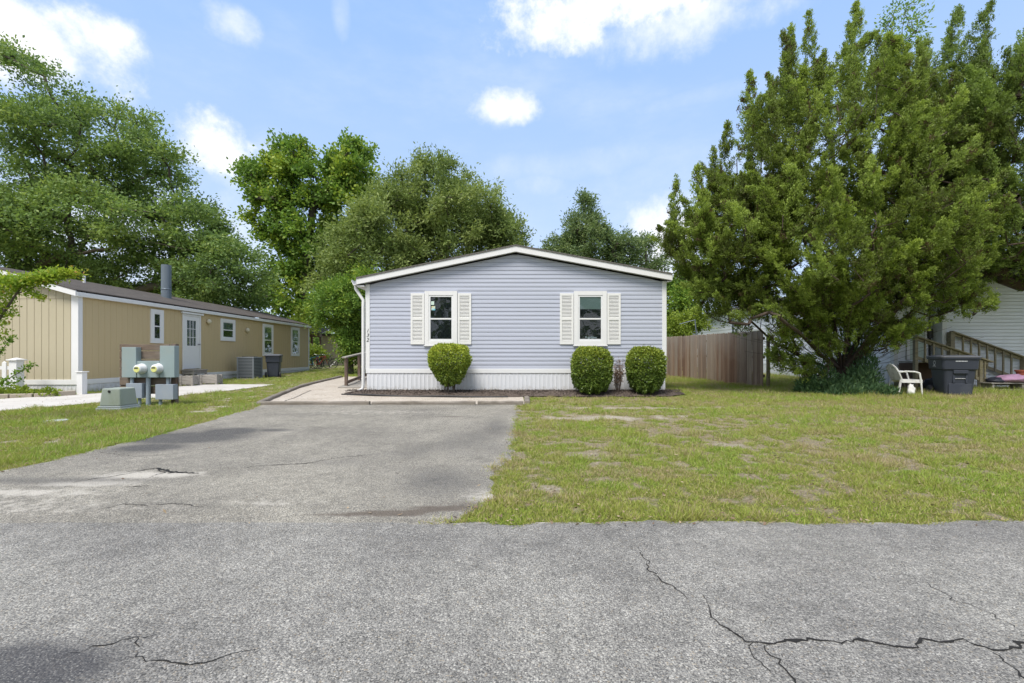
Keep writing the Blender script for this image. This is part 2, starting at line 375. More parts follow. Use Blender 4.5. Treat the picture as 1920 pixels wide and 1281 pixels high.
M['cedar2'] = leafmat('cedar_spray_dark', [(0, (.09, .11, .04)), (.5, (.19, .27, .065)), (1, (.33, .45, .11))], .42)
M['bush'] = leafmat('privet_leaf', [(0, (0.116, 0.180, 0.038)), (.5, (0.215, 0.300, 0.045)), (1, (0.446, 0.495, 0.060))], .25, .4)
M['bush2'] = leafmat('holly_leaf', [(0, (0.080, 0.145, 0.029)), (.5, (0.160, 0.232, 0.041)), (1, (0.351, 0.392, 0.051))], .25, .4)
M['myrtle'] = leafmat('myrtle_leaf', [(0, (.12, .22, .035)), (.6, (.27, .40, .045)), (.92, (.42, .46, .06)), (1, (.42, .24, .08))], .5)
M['ivy'] = leafmat('dark_ivy', [(0, (0.054, 0.108, 0.054)), (0.6, (0.108, 0.198, 0.09)), (1, (0.198, 0.306, 0.126))])
M['dead'] = leafmat('dead_leaf', [(0, (.12, .07, .045)), (.5, (.22, .15, .11)), (1, (.32, .25, .2))], .2)
M['ylw'] = leafmat('yellow_green_leaf', [(0, (.13, .19, .03)), (.5, (.22, .30, .04)), (1, (.34, .40, .06))])
M['grass'] = leafmat('grass_blade', [(0, (.46, .37, .25)), (.2, (.42, .36, .17)), (.36, (.38, .39, .10)), (.75, (.29, .385, .06)), (1, (.29, .42, .08))], .35)
def ground_mat():
    t = NT('lawn_soil'); a = t.attr('t'); w = t.pos(world=True)
    n = t.noise(35, 6, .7, vec=w); n2 = t.noise(180, 4, .7, vec=w)
    thatch = t.ramp(t.math('ADD', t.math('MULTIPLY', n, .5), t.math('MULTIPLY', n2, .5)), [(.36, (.10, .08, .05)), (.5, (.25, .21, .14)), (.62, (.44, .38, .28))])
    green = t.ramp(n2, [(.3, (.09, .11, .025)), (.6, (.18, .21, .05)), (.8, (.27, .26, .11))])
    sand = t.ramp(t.noise(30, 6, .75, vec=w), [(.32, (.24, .20, .15)), (.5, (.40, .36, .29)), (.68, (.54, .50, .42))])
    nn = t.math('ADD', a, t.math('MULTIPLY', t.math('SUBTRACT', t.noise(14, 4, .7, vec=w), .5), .7))
    c = t.mix(t.rng(nn, .25, .6), thatch, green); c = t.mix(t.rng(t.math('ADD', t.attr('sand'), t.math('MULTIPLY', t.math('SUBTRACT', t.noise(22, 5, .75, vec=w), .5), 1.3)), .3, .9), c, sand)
    t.bump(n2, .8, .02); return t.fin(c, .95, 0, .1)
M['lawn'] = ground_mat()
def asphalt(name, dark, mid, light, tone):
    t = NT(name); w = t.pos(world=True)
    v1 = t.vor(100, w, out='Color'); d1 = t.vor(100, w); v2 = t.vor(230, w, out='Color')
    sx = t.n.new('ShaderNodeSeparateColor'); t.l.new(v1, sx.inputs[0]); s2 = t.n.new('ShaderNodeSeparateColor'); t.l.new(v2, s2.inputs[0])
    stone = t.ramp(sx.outputs[0], [(0, dark), (.25, mid), (.62, mul(mid, 1.1)), (.82, light), (1, mul(light, 1.3))])
    stone = t.mix(t.rng(sx.outputs[1], .9, .93, 0, .6), stone, (.40, .33, .24))
    fine = t.ramp(s2.outputs[1], [(0, mul(dark, .75)), (.35, mid), (1, light)])
    c = t.mix(t.rng(d1, .25, .55), stone, fine)
    big = t.noise(1.3, 7, .7, vec=w); c = t.mix(1.0, c, t.ramp(big, [(.3, mul(tone, .78)), (.68, tone)]), 'MULTIPLY')
    c = t.mix(1.0, c, t.ramp(t.noise(9, 5, .75, vec=w), [(.3, (.72, .72, .72)), (.6, (1, 1, 1))]), 'MULTIPLY')
    v3 = t.vor(26, w, out='Color'); d3 = t.vor(26, w); s3 = t.n.new('ShaderNodeSeparateColor'); t.l.new(v3, s3.inputs[0])
    pit = t.math('MULTIPLY', t.rng(s3.outputs[0], .55, .6), t.rng(t.math('ADD', d3, t.math('MULTIPLY', t.noise(120, 3, vec=w), .25)), .36, .26)); c = t.mix(t.math('MULTIPLY', pit, .6), c, dark)
    lane = t.n.new('ShaderNodeSeparateXYZ'); t.l.new(w, lane.inputs[0])
    c = t.mix(1.0, c, t.ramp(t.math('ADD', t.noise(.8, 5, .6, vec=w), t.math('MULTIPLY', t.math('SINE', t.math('MULTIPLY', lane.outputs[1], 3.6)), .05)), [(.36, (.80, .80, .81)), (.6, (1.06, 1.06, 1.05))]), 'MULTIPLY')
    nz = t.math('MULTIPLY', t.math('SUBTRACT', t.noise(9, 7, .78, vec=w), .5), 1.7)
    sandc = t.ramp(t.noise(150, 3, .7, vec=w), [(.3, (.34, .31, .27)), (.7, (.55, .52, .46))])
    c = t.mix(t.rng(t.math('ADD', t.attr('sand'), nz), .35, .8), c, sandc)
    c = t.mix(t.rng(t.math('ADD', t.attr('dark'), t.math('MULTIPLY', nz, .5)), .2, .8, 0, .8), c, t.mix(t.rng(s2.outputs[0], .85, .97, 0, .4), (.05, .05, .055), light))
    c = t.mix(t.rng(t.math('ADD', t.attr('dirt'), nz), .35, .9, 0, .8), c, (.10, .08, .065))
    hh = t.math('ADD', t.math('MULTIPLY', d1, -1.0), t.math('MULTIPLY', sx.outputs[2], .9))
    t.bump(hh, .8, .006); return t.fin(c, .88, 0, .25)
M['road'] = asphalt('old_asphalt_road', (.10, .098, .094), (.225, .218, .206), (.47, .455, .42), (1.0, .99, .975))
M['drive'] = asphalt('old_asphalt_drive', (.105, .102, .096), (.255, .24, .215), (.50, .475, .42), (1.0, .985, .95))
def speck(name, stops, scale=60, bump=.5, big=None):
    t = NT(name); w = t.pos(world=True); n = t.noise(scale, 5, .75, vec=w)
    c = t.ramp(n, stops); c = t.mix(1.0, c, t.ramp(t.noise(1.6, 6, .7, vec=w), [(.3, (.82, .80, .78)), (.65, (1, 1, 1))]), 'MULTIPLY')
    if big: c = t.mix(t.rng(t.noise(4, 6, .75, vec=w), .56, .68, 0, .8), c, big)
    t.bump(n, bump, .01); return t.fin(c, .93, 0, .2)
M['pad'] = speck('sandy_concrete', [(.36, (.22, .185, .15)), (.5, (.47, .42, .36)), (.64, (.62, .58, .52))], 55, .5, (.27, .205, .15))
M['conc'] = speck('pale_concrete', [(.3, (.46, .44, .41)), (.7, (.57, .55, .52))], 60, .15)
M['mulch'] = speck('dark_mulch', [(.3, (.04, .032, .028)), (.5, (.105, .082, .07)), (.7, (.21, .18, .15))], 60, 1.0)
M['crack'] = plain('open_crack', (.014, .013, .012), .95, .4, 60)
M['far'] = speck('far_ground', [(.3, (.09, .10, .03)), (.7, (.2, .21, .07))], 6, .3)

# ------------------------------------------------------------------ ground sheets
def interp(pts, y):
    p = sorted(pts, key=lambda q: q[1]); return np.interp(y, [q[1] for q in p], [q[0] for q in p])
DR_R = [(-.42, 3.0), (-.34, 3.2), (-.24, 3.42), (-.12, 3.8), (-.15, 4.3), (.0, 5.3), (.1, 7.0), (.16, 9.9)]
DR_L = [(-9.5, 3.0), (-7.2, 3.35), (-5.9, 3.8), (-4.95, 4.4), (-4.92, 5.9), (-5.15, 7.9), (-5.25, 9.0), (-5.5, 9.9)]
TIMB = [(-5.5, 9.8), (-6.16, 12.2), (-6.74, 14.35), (-7.1, 16.2), (-7.35, 18.1), (-7.6, 20.3), (-7.7, 24)]
CONC_R = [(-14, 3.0), (-12.4, 6.0), (-11, 7.6), (-9.98, 8.87), (-9.36, 10.4), (-8.7, 11.8), (-8.4, 13.6), (-8.25, 15), (-8.3, 16.2)]
CONC_L = [(-26, 3.0), (-24, 6), (-19, 8.6), (-14.5, 10.2), (-12.6, 11.0), (-11.5, 12.6), (-11.0, 14), (-11.0, 15), (-10.8, 16.2)]
def edge_road(X): return 3.16 + .09 * (vnoise(X, X * 0, .9, 4) - .5) + .07 * (vnoise(X, X * 0, .3, 5) - .5) + .05 * (vnoise(X, X * 0, .09, 6) - .5)
def grid(name, xs, ys, z_off, mat, attrs=None, mask=None, **kw):
    Xg, Yg = np.meshgrid(xs, ys); Zg = gz(Yg) + z_off
    V = np.stack([Xg.ravel(), Yg.ravel(), Zg.ravel()], 1); nx = len(xs); ny = len(ys)
    i = np.arange(nx - 1); j = np.arange(ny - 1); I, J = np.meshgrid(i, j); a = (J * nx + I).ravel()
    Q = np.stack([a, a + 1, a + nx + 1, a + nx], 1)
    if attrs: attrs = {k: f(Xg.ravel(), Yg.ravel()) for k, f in attrs.items()}
    return mesh_from(name, V, quads=Q, mat=mat, origin=(0, 0, 0), attrs=attrs), V
def sheet(name, ys, fl, fr, z_off, mat, nx, attrs=None):      # ruled sheet between two edge curves
    ys = np.asarray(ys); l = fl(ys); r = fr(ys); t = np.linspace(0, 1, nx)
    Xg = l[:, None] * (1 - t) + r[:, None] * t; Yg = np.repeat(ys[:, None], nx, 1); Zg = gz(Yg) + z_off
    V = np.stack([Xg.ravel(), Yg.ravel(), Zg.ravel()], 1); ny = len(ys)
    I, J = np.meshgrid(np.arange(nx - 1), np.arange(ny - 1)); a = (J * nx + I).ravel(); Q = np.stack([a, a + 1, a + nx + 1, a + nx], 1)
    if attrs: attrs = {k: f(Xg.ravel(), Yg.ravel()) for k, f in attrs.items()}
    return mesh_from(name, V, quads=Q, mat=mat, origin=(0, 0, 0), attrs=attrs)
def smoothstep(v, a, b): t = np.clip((v - a) / (b - a), 0, 1); return t * t * (3 - 2 * t)
BARE = [G(1130, 783) + (1.3, .35, 1.0), G(1180, 765) + (2.0, .22, .9), G(1380, 838) + (.75, .4, .6), G(1230, 880) + (.5, .3, .3), G(1010, 900) + (.35, .5, .3), G(1120, 860) + (.5, .4, .25),
        G(1700, 850) + (.7, .4, .5), G(410, 765) + (.35, .6, .9), G(440, 748) + (.4, 1.0, .8), G(380, 772) + (.4, .2, .9), G(100, 828) + (.6, .2, .6), G(560, 722) + (.6, 1.2, .7), G(540, 745) + (.3, .6, .4)]
def sandf(X, Y):
    s = np.zeros_like(X)
    for (bx, by, rx, ry, a) in BARE: s = np.maximum(s, a * np.exp(-(((X - bx) / rx) ** 2 + ((Y - by) / ry) ** 2)))
    n_ = fbm(X, Y, .22, 4, 90); return np.clip(s * 1.1 + (n_ - .62) * 2.2 * (s > .12), 0, 1)
def green_d(X, Y):                                   # 0 bare .. 1 lush
    g = fbm(X, Y, 1.1, 5, 3) * .30 + fbm(X, Y, .12, 3, 8) * .70
    g = g + .16 * smoothstep(Y, 9.5, 12.5) * (X > 4) + .13 * smoothstep(Y, 4.0, 3.2) + .10 * smoothstep(X, 2.5, 6) * smoothstep(Y, 5.4, 3.6) + .14 * (X < -4.5) * smoothstep(Y, 12, 8)
    g = g - 1.0 * np.clip(sandf(X, Y) - .18, 0, 1)
    return .10 + .90 * smoothstep(g, .36, .62) - .05 * (sandf(X, Y) > .5)
grid('ground', np.linspace(-300, 300, 61), np.concatenate([np.linspace(-60, 0, 7), np.arange(3, 34, 1), np.linspace(40, 700, 30)]), -.02, M['far'])[0]['kind'] = 'structure'
lawn, _ = grid('lawn', np.arange(-22, 24, .07), np.concatenate([np.arange(3.0, 16, .07), np.arange(16, 40, .3)]), 0, M['lawn'], {'t': green_d, 'sand': sandf})
lawn['kind'] = 'structure'
def blobs(lst):
    def f(X, Y):
        s = np.zeros_like(X)
        for (bx, by, rx, ry, a) in lst: s = np.maximum(s, a * np.exp(-(((X - bx) / rx) ** 2 + ((Y - by) / ry) ** 2)))
        return s
    return f
dsand = blobs([G(40, 928) + (.9, .11, .8), G(170, 910) + (.5, .12, .95), G(260, 895) + (.45, .15, 1.05), G(335, 893) + (.3, .12, .95), G(60, 945) + (1.2, .12, .45), G(920, 935) + (.25, .25, .8), G(520, 948) + (.5, .12, .5), G(700, 775) + (2.6, .5, .45), G(10, 955) + (1.5, .2, .5)])
ddark = blobs([G(350, 823) + (.75, .42, 1.5), G(430, 812) + (.4, .35, 1.4), G(280, 842) + (.45, .25, 1.2), G(510, 809) + (.35, .15, .8), G(830, 905) + (.5, .55, .6), G(880, 830) + (.6, 1.0, .5), G(780, 850) + (.4, .6, .4), G(60, 905) + (1.5, .15, .6), G(930, 800) + (.25, 1.4, .5), G(640, 870) + (.6, .3, .35)])
ddirt = blobs([G(740, 966) + (.34, .06, 1.4), G(650, 968) + (.3, .045, 1.0), G(830, 958) + (.35, .065, 1.2), G(880, 950) + (.3, .12, .7), G(845, 783) + (.35, .1, .8)])
rsand = blobs([(8, 3.17, 30, .045, .95), (-1, 3.2, 3, .1, .6), (-6, 3.3, 5, .3, .5)])
rdark = blobs([G(60, 1262) + (.28, .12, 1.5), G(20, 1240) + (.2, .1, 1.2), G(10, 1281) + (.3, .2, 1.4)])
zero = lambda X, Y: X * 0
rx = np.unique(np.round(np.concatenate([np.linspace(-120, -9, 38), np.arange(-9, 9, .06), np.linspace(9, 120, 38)]), 3))
ry = np.concatenate([np.linspace(-5, .8, 8), np.arange(1, 3.0, .06), [3.0, 3.05]])
Xg, Yg = np.meshgrid(rx, np.concatenate([ry, [3.17]])); Yg[-1, :] = np.where((rx > -.7), edge_road(rx), edge_road(rx) + .1)
Zr = gz(Yg) + .012; Zr[-1, :] -= .016
V = np.stack([Xg.ravel(), Yg.ravel(), Zr.ravel()], 1); nx = len(rx); ny = Xg.shape[0]
I, J = np.meshgrid(np.arange(nx - 1), np.arange(ny - 1)); a = (J * nx + I).ravel()
road = mesh_from('road', V, quads=np.stack([a, a + 1, a + nx + 1, a + nx], 1), mat=M['road'], origin=(0, 0, 0),
                 attrs={'sand': rsand(V[:, 0], V[:, 1]), 'dark': rdark(V[:, 0], V[:, 1]), 'dirt': V[:, 0] * 0})
road['kind'] = 'structure'
jl = lambda y, s: .10 * (vnoise(y, y * 0, .3, s) - .5) + .06 * (vnoise(y, y * 0, .08, s + 1) - .5)
drive = sheet('driveway', np.arange(3.02, 9.9, .045), lambda y: interp(DR_L, y) + jl(y, 11), lambda y: interp(DR_R, y) + jl(y, 21), .018, M['drive'], 110, {'sand': dsand, 'dark': ddark, 'dirt': ddirt})
for v_ in drive.data.vertices:
    if v_.co.y < 3.35: v_.co.z -= .016 * (1 - (v_.co.y - 3.0) / .35)
for i_, v_ in enumerate(drive.data.vertices):
    if i_ % 110 in (0, 109): v_.co.z -= .024
drive['kind'] = 'structure'
conc = sheet('concrete_path', np.arange(3.0, 16.25, .25), lambda y: interp(CONC_L, y), lambda y: interp(CONC_R, y) + .5 * jl(y, 31), .012, M['conc'], 8)
conc['kind'] = 'structure'
pad = sheet('gravel_pad', np.arange(9.95, 21, .2), lambda y: interp(TIMB, y) + .05, lambda y: np.where(y < 12.0, .28, -4.0), .014, M['pad'], 20)
pad['kind'] = 'structure'
# cracks as thin recess strips, parts of the road / the drive
def crack(pts, parent, z, w=.011, off=(0, 0), sc_=1, seed=0, name='crack'):
    rr = random.Random(seed); P = [G(off[0] + x / sc_, off[1] + y / sc_) for x, y in pts]; L = []
    for (a, b) in zip(P[:-1], P[1:]):
        n = max(2, int(math.dist(a, b) / .022))
        for i in range(n):
            t = i / n; L.append((a[0] + (b[0] - a[0]) * t + rr.gauss(0, .007) + .009 * math.sin(i * .7 + seed), a[1] + (b[1] - a[1]) * t + rr.gauss(0, .006)))
    L.append(P[-1]); vs = []; fs = []
    for i, p in enumerate(L):
        q = L[min(i + 1, len(L) - 1)]; o_ = L[max(i - 1, 0)]; d = Vector((q[0] - o_[0], q[1] - o_[1])).normalized(); nn = Vector((-d.y, d.x))
        ww = .95 * w * (.3 + .8 * rr.random() ** 1.3) * (1.9 if rr.random() < .06 else 1) * min(1, .3 + i / 12, .3 + (len(L) - i) / 12)
        for sg in (-1, 1): vs.append((p[0] + nn.x * sg * ww / 2, p[1] + nn.y * sg * ww / 2, float(gz(p[1])) + z))
        if i: fs.append((2 * i - 2, 2 * i - 1, 2 * i + 1, 2 * i))
    return mesh_from(name, vs, faces=fs, mat=M['crack'], parent=parent)
O4 = (860, 700); S4 = 1.811
for i, (w, pts) in enumerate([(.008, [(605, 595), (625, 630), (650, 680), (690, 715), (740, 745), (775, 780)]),
    (.014, [(820, 765), (845, 790), (850, 830), (880, 865), (920, 890), (975, 925), (1040, 930), (1130, 915), (1210, 915), (1290, 925), (1370, 915), (1470, 940), (1550, 940), (1570, 915), (1640, 920), (1700, 915), (1760, 935), (1810, 950), (1860, 950), (1920, 925), (2050, 915)]),
    (.011, [(975, 925), (990, 965), (1020, 990), (1060, 1025)]), (.013, [(1040, 940), (1080, 985), (1140, 1050), (1200, 1120)]),
    (.006, [(1520, 690), (1600, 725), (1680, 780), (1750, 795), (1830, 840), (1900, 875), (1980, 900)]), (.014, [(1810, 950), (1850, 990), (1920, 1040), (2000, 1090)])]):
    crack(pts, road, .0145, w, O4, S4, i)
for i, (w, pts) in enumerate([(.010, [(180, 1090), (290, 1055), (380, 1035), (480, 1005), (540, 1000), (600, 985)]), (.010, [(500, 1065), (540, 1090), (620, 1090), (680, 1105), (760, 1100), (820, 1080), (900, 1060), (990, 1040)]), (.008, [(480, 1000), (515, 1010), (525, 1040)])]):
    crack(pts, road, .0145, w, (0, 700), 2, 20 + i)
for i, (w, pts) in enumerate([(.055, [(510, 375), (590, 362), (640, 378), (745, 383)]), (.022, [(270, 420), (340, 405), (420, 395), (510, 378)]), (.012, [(380, 520), (460, 500), (560, 505), (640, 497), (720, 505), (760, 515)]),
    (.014, [(880, 370), (960, 355), (1050, 350), (1150, 345), (1250, 325), (1400, 310)]), (.035, [(470, 435), (560, 430)]), (.03, [(1120, 347), (1175, 343)]), (.02, [(560, 400), (610, 380), (590, 365)]), (.008, [(350, 300), (500, 318), (650, 310), (800, 285)])]):
    crack(pts, drive, .0205, w, (0, 700), 2, 40 + i)
crack([(960, 965), (1100, 920), (1180, 880), (1250, 850)], pad, .0165, .04, (330, 560), 4.923, 60)
crack([(1020, 968), (1200, 968), (1440, 970)], pad, .0165, .035, (330, 560), 4.923, 61)

# ------------------------------------------------------------------ foliage engine
rs = np.random.RandomState(7)
def unit(v): return v / (np.linalg.norm(v, axis=-1, keepdims=True) + 1e-9)
def leaves(P, D, L, W, nb=None, spread=1.0):
    """rhombic leaves: P base points, D axis directions, L lengths, W widths"""
    n = len(P); rnd = unit(rs.normal(size=(n, 3)))
    if nb is not None: rnd = unit(rnd * spread + nb)
    S = unit(np.cross(D, rnd)); N = np.cross(S, D); L = np.broadcast_to(L, (n,))[:, None]; W = np.broadcast_to(W, (n,))[:, None]
    mid = P + D * L * .5 - N * L * .06
    V = np.stack([P, mid + S * W * .5, P + D * L, mid - S * W * .5], 1).reshape(-1, 3)
    return V
def leafmesh(name, V, t, mat, parent=None, origin=None):
    n = len(V) // 4; return mesh_from(name, V, quads=np.arange(n * 4).reshape(-1, 4), mat=mat, parent=parent, origin=origin, attrs={'t': np.repeat(np.clip(t, 0, 1), 4)})
def skeleton(paths, targets, step=.6, jit=.12, sag=0.0):
    nodes = []; par = []
    for p in paths:
        prev = -1 if not nodes else int(np.argmin(np.linalg.norm(np.array(nodes) - np.array(p[0]), axis=1)))
        for k, q in enumerate(p):
            q = np.array(q, float)
            if k == 0 and prev >= 0: continue
            if prev >= 0:
                a = nodes[prev]; m = max(1, int(np.linalg.norm(q - a) / step))
                for i in range(1, m + 1): nodes.append(a + (q - a) * i / m + (rs.normal(size=3) * jit * .3 if i < m else 0)); par.append(prev); prev = len(nodes) - 1
            else: nodes.append(q); par.append(-1); prev = len(nodes) - 1
    base = np.array(nodes[0]); T = sorted(targets, key=lambda q: np.linalg.norm(np.array(q) - base)); cnt = {}
    arr = np.array(nodes)
    for q in T:
        q = np.array(q, float); d = np.linalg.norm(arr - q, axis=1) + .25 * np.maximum(0, arr[:, 2] - q[2])
        prev = int(np.argmin(d)); a = nodes[prev]; m = max(1, int(np.linalg.norm(q - a) / step)); new = []
        for i in range(1, m + 1):
            t = i / m; x = a + (q - a) * t; x[2] += sag * math.sin(math.pi * t) * np.linalg.norm(q - a)
            if i < m: x = x + rs.normal(size=3) * jit
            nodes.append(x); par.append(prev); prev = len(nodes) - 1; new.append(x)
        arr = np.vstack([arr, np.array(new)]); cnt[prev] = 1
    return np.array(nodes), np.array(par), cnt
def branchmesh(name, nodes, par, cnt, r0, rt, mat, parent, k=6, ex=.5):
    n = len(nodes); w = np.zeros(n)
    for i in range(n - 1, -1, -1):
        w[i] += cnt.get(i, 0)
        if par[i] >= 0: w[par[i]] += w[i]
    w = np.maximum(w, .5); rad = rt * w ** ex; rad = np.minimum(rad, r0); rad = rad * min(1.6, max(.2, r0 / rad[0]))
    rad = np.clip(rad, rt * .6, r0); best = {}
    for i in range(n):
        if par[i] >= 0 and (par[i] not in best or rad[i] > rad[best[par[i]]]): best[par[i]] = i
    idx = np.where(par >= 0)[0]; A = nodes[par[idx]]; B = nodes[idx]; rb = rad[idx]
    ra = np.array([rad[par[i]] if best[par[i]] == i else min(rad[par[i]], rad[i] * 1.25) for i in idx])
    D = unit(B - A); ref = np.where(np.abs(D[:, 2:3]) > .9, np.array([[1., 0, 0]]), np.array([[0, 0, 1.]]))
    S = unit(np.cross(D, ref)); U = np.cross(S, D); th = np.linspace(0, 2 * np.pi, k, endpoint=False)
    ring = S[:, None, :] * np.cos(th)[None, :, None] + U[:, None, :] * np.sin(th)[None, :, None]
    V = np.concatenate([A[:, None] - D[:, None] * rb[:, None, None] * .3 + ring * ra[:, None, None], B[:, None] + ring * rb[:, None, None]], 1)
    m = len(idx); b = np.arange(m)[:, None] * 2 * k; j = np.arange(k)[None]; j2 = (j + 1) % k
    Q = np.stack([b + j, b + j2, b + k + j2, b + k + j], 2).reshape(-1, 4)
    return mesh_from(name, V.reshape(-1, 3), quads=Q, mat=mat, parent=parent, smooth=True)
def ell_targets(ells, seed=0, shell=.45):
    out = []
    for (c, r, n) in ells:
        d = unit(rs.normal(size=(n, 3))); u = (shell + (1 - shell) * rs.rand(n, 1)) ** .7; out.append(np.array(c) + d * np.array(r) * u)
    return np.vstack(out)
def clump_leaves(C, cen, n_per, rad, L, W, m=9, flat=.6, out=.5, up=.35, lat=.07, tilt=.5, tb=0, tvar=.18):
    """leaves on short twigs radiating from every clump centre"""
    nc = len(C); o = unit(C - cen); d = unit(rs.normal(size=(nc, m, 3)) * np.array([1, 1, flat]) + o[:, None] * out + np.array([0, 0, up]))
    ln = rad * (.55 + .6 * rs.rand(nc, m)); ci = np.repeat(np.arange(nc), n_per); ti = rs.randint(0, m, len(ci)); t = .15 + .85 * rs.rand(len(ci)) ** .8
    dd = d[ci, ti]; P = C[ci] + dd * (ln[ci, ti] * t)[:, None] + rs.normal(size=(len(ci), 3)) * lat * (.6 + t[:, None])
    ax = unit(dd + rs.normal(size=(len(ci), 3)) * tilt); k = .7 + .6 * rs.rand(len(ci))
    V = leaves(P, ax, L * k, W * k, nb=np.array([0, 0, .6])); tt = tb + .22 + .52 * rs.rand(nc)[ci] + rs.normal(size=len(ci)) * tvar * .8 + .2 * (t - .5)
    return V, tt
def E(px, py, rx, ry, Y, n, dy=None):
    s = F / Y; c = at(px, py, Y); return ((c.x, c.y, c.z), (rx / s, (dy if dy else (rx + ry) / 2 / s), ry / s), n)
def tree(name, base, paths, ells, mat, label, group=None, n_per=90, rad=.8, L=.2, W=.11, r0=.4, rt=.012, bark='bark', tb=0, cen=None, drop=0, jit=.12, step=.7, C=None, cat='tree', **kw):
    e = empty(name, base, label, cat, group)
    if C is None: C = ell_targets(ells)
    if cen is None: cen = C.mean(0)
    nodes, par, cnt = skeleton(paths, C[:: (2 if len(C) > 260 else 1)], step, jit)
    branchmesh('trunk', nodes, par, cnt, r0, rt, M[bark], e)
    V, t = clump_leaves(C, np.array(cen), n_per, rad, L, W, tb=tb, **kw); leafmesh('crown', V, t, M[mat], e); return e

GT = 'trees beyond the homes'
# live oak behind the tan home
b = Vector((-28.0, 26.5, .25)); A_ = lambda x, y, Y=26: tuple(at(x, y, Y))
tree('live_oak', b, [[tuple(b), A_(42, 560), A_(45, 515)], [A_(45, 515), A_(15, 470), A_(-60, 380), A_(-120, 280)], [A_(45, 515), A_(62, 450), A_(85, 370, 25), A_(80, 250)],
     [A_(45, 515), A_(110, 480, 25), A_(200, 468, 24.5), A_(270, 452, 25), A_(360, 470, 25)], [A_(45, 535), A_(170, 548, 26), A_(260, 545, 26), A_(330, 528, 25.5), A_(420, 500, 25)], [A_(85, 370, 25), A_(170, 300), A_(250, 270)]],
     [E(40, 300, 180, 175, 26, 125, 6), E(190, 300, 108, 112, 26, 60, 4), E(275, 315, 66, 56, 26, 22, 2.5), E(330, 450, 100, 86, 26, 68, 4), E(425, 520, 58, 74, 25.5, 42, 3), E(160, 430, 190, 70, 25, 60, 5), E(-120, 300, 150, 200, 26, 40, 6), E(10, 118, 40, 22, 26, 7, 1), E(0, 420, 120, 70, 24, 34, 3), E(230, 515, 190, 34, 27, 56, 3), E(400, 560, 70, 30, 27, 20, 2.5), E(120, 500, 60, 30, 28, 14, 2)],
     'oak', 'huge spreading live oak with dark heavy limbs rising behind the tan mobile home', GT, n_per=290, rad=1.1, L=.18, W=.095, r0=.5, rt=.022, flat=.30, tb=-.05, up=.1, lat=.13, tilt=.8, m=13)
b = Vector((-17.4, 38, .3))
tree('sweetgum_tree', b, [[tuple(b), A_(570, 560, 38), A_(575, 470, 38), A_(590, 380, 38)], [A_(575, 470, 38), A_(545, 380, 38), A_(540, 300, 38)], [A_(590, 380, 38), A_(640, 320, 38), A_(655, 280, 38)]],
     [E(543, 305, 34, 36, 38, 18, 1.6), E(652, 296, 40, 24, 38, 13, 1.4), E(482, 335, 34, 26, 38, 11, 1.4), E(590, 352, 75, 45, 38, 32, 2.5), E(655, 330, 42, 40, 38, 16, 2), E(508, 395, 45, 42, 38, 18, 2), E(640, 385, 52, 55, 38, 26, 2.2), E(560, 440, 60, 45, 38, 22, 2.4), E(535, 505, 34, 48, 38, 15, 2), E(518, 565, 30, 34, 38, 9, 1.5), E(610, 470, 45, 55, 38, 18, 2), E(567, 560, 14, 44, 38, 7, 1)],
     'gum', 'tall lobed broadleaf tree rising behind the far end of the tan mobile home', GT, n_per=260, rad=1.1, L=.26, W=.19, r0=.36, rt=.04, tb=.05, lat=.15, flat=.8, tilt=.9, m=11)
b = Vector((-7.6, 29, .28))
tree('willow_oak', b, [[tuple(b), A_(745, 560, 29), A_(760, 450, 29), A_(800, 350, 29)], [A_(760, 450, 29), A_(860, 400, 28.5), A_(920, 420, 28)], [A_(745, 560, 29), A_(690, 500, 28)]],
     [E(812, 388, 74, 78, 28.5, 100, 4), E(885, 405, 66, 60, 28.5, 66, 3.5), E(745, 425, 85, 65, 27, 80, 3.5), E(930, 435, 42, 42, 28, 26, 2), E(700, 485, 90, 68, 26, 80, 3), E(640, 530, 42, 52, 26, 32, 2), E(850, 455, 125, 55, 28, 80, 3), E(805, 318, 36, 18, 28.5, 10, 1.5), E(950, 450, 30, 34, 28, 16, 1.5)],
     'willow', 'broad feathery olive green tree behind the left half of the blue house roof', GT, n_per=230, rad=.82, L=.20, W=.075, r0=.34, rt=.016, flat=.8, up=.3, lat=.12, tilt=.7)
b = Vector((-8.3, 23.5, .2))
tree('small_oak', b, [[tuple(b), A_(655, 640, 23.5), A_(650, 590, 23.5)]], [E(638, 572, 44, 36, 23.5, 44, 1.8), E(672, 560, 45, 62, 23, 50, 1.8), E(668, 640, 27, 44, 23, 36, 1.1), E(700, 620, 30, 60, 23.5, 20, 1)],
     'gum', 'low bushy green tree drooping over the ramp beside the blue house', GT, n_per=260, rad=.6, L=.15, W=.065, r0=.14, rt=.012, tb=-.07, lat=.1, flat=.7, up=-.1)
b = Vector((6.6, 40, .3))
tree('cypress_tree', b, [[tuple(b), A_(1098, 500, 40), A_(1096, 375, 40)]], [E(1098, 438, 34, 42, 40, 44, 1.5), E(1110, 462, 72, 34, 40, 70, 2.5), E(1055, 468, 30, 20, 40, 20, 1), E(1165, 472, 34, 30, 40, 28, 1.5), E(1096, 390, 9, 20, 40, 8, .6)],
     'pine', 'pointed pale green tree above the right half of the blue house roof', GT, n_per=170, rad=.8, L=.26, W=.09, r0=.25, rt=.02, lat=.15)
b = Vector((11.9, 41, .3))
tree('cypress_tree', b, [[tuple(b), A_(1213, 500, 41), A_(1210, 450, 41)]], [E(1213, 482, 24, 34, 41, 24, 1.5), E(1207, 452, 9, 14, 41, 6, .6), E(1232, 492, 16, 16, 41, 8, 1)],
     'pine', 'small thin treetop just left of the big cedar over the blue roof corner', GT, n_per=110, rad=.75, L=.26, W=.09, r0=.2, rt=.02, lat=.15)
b = Vector((11.2, 31, .28))
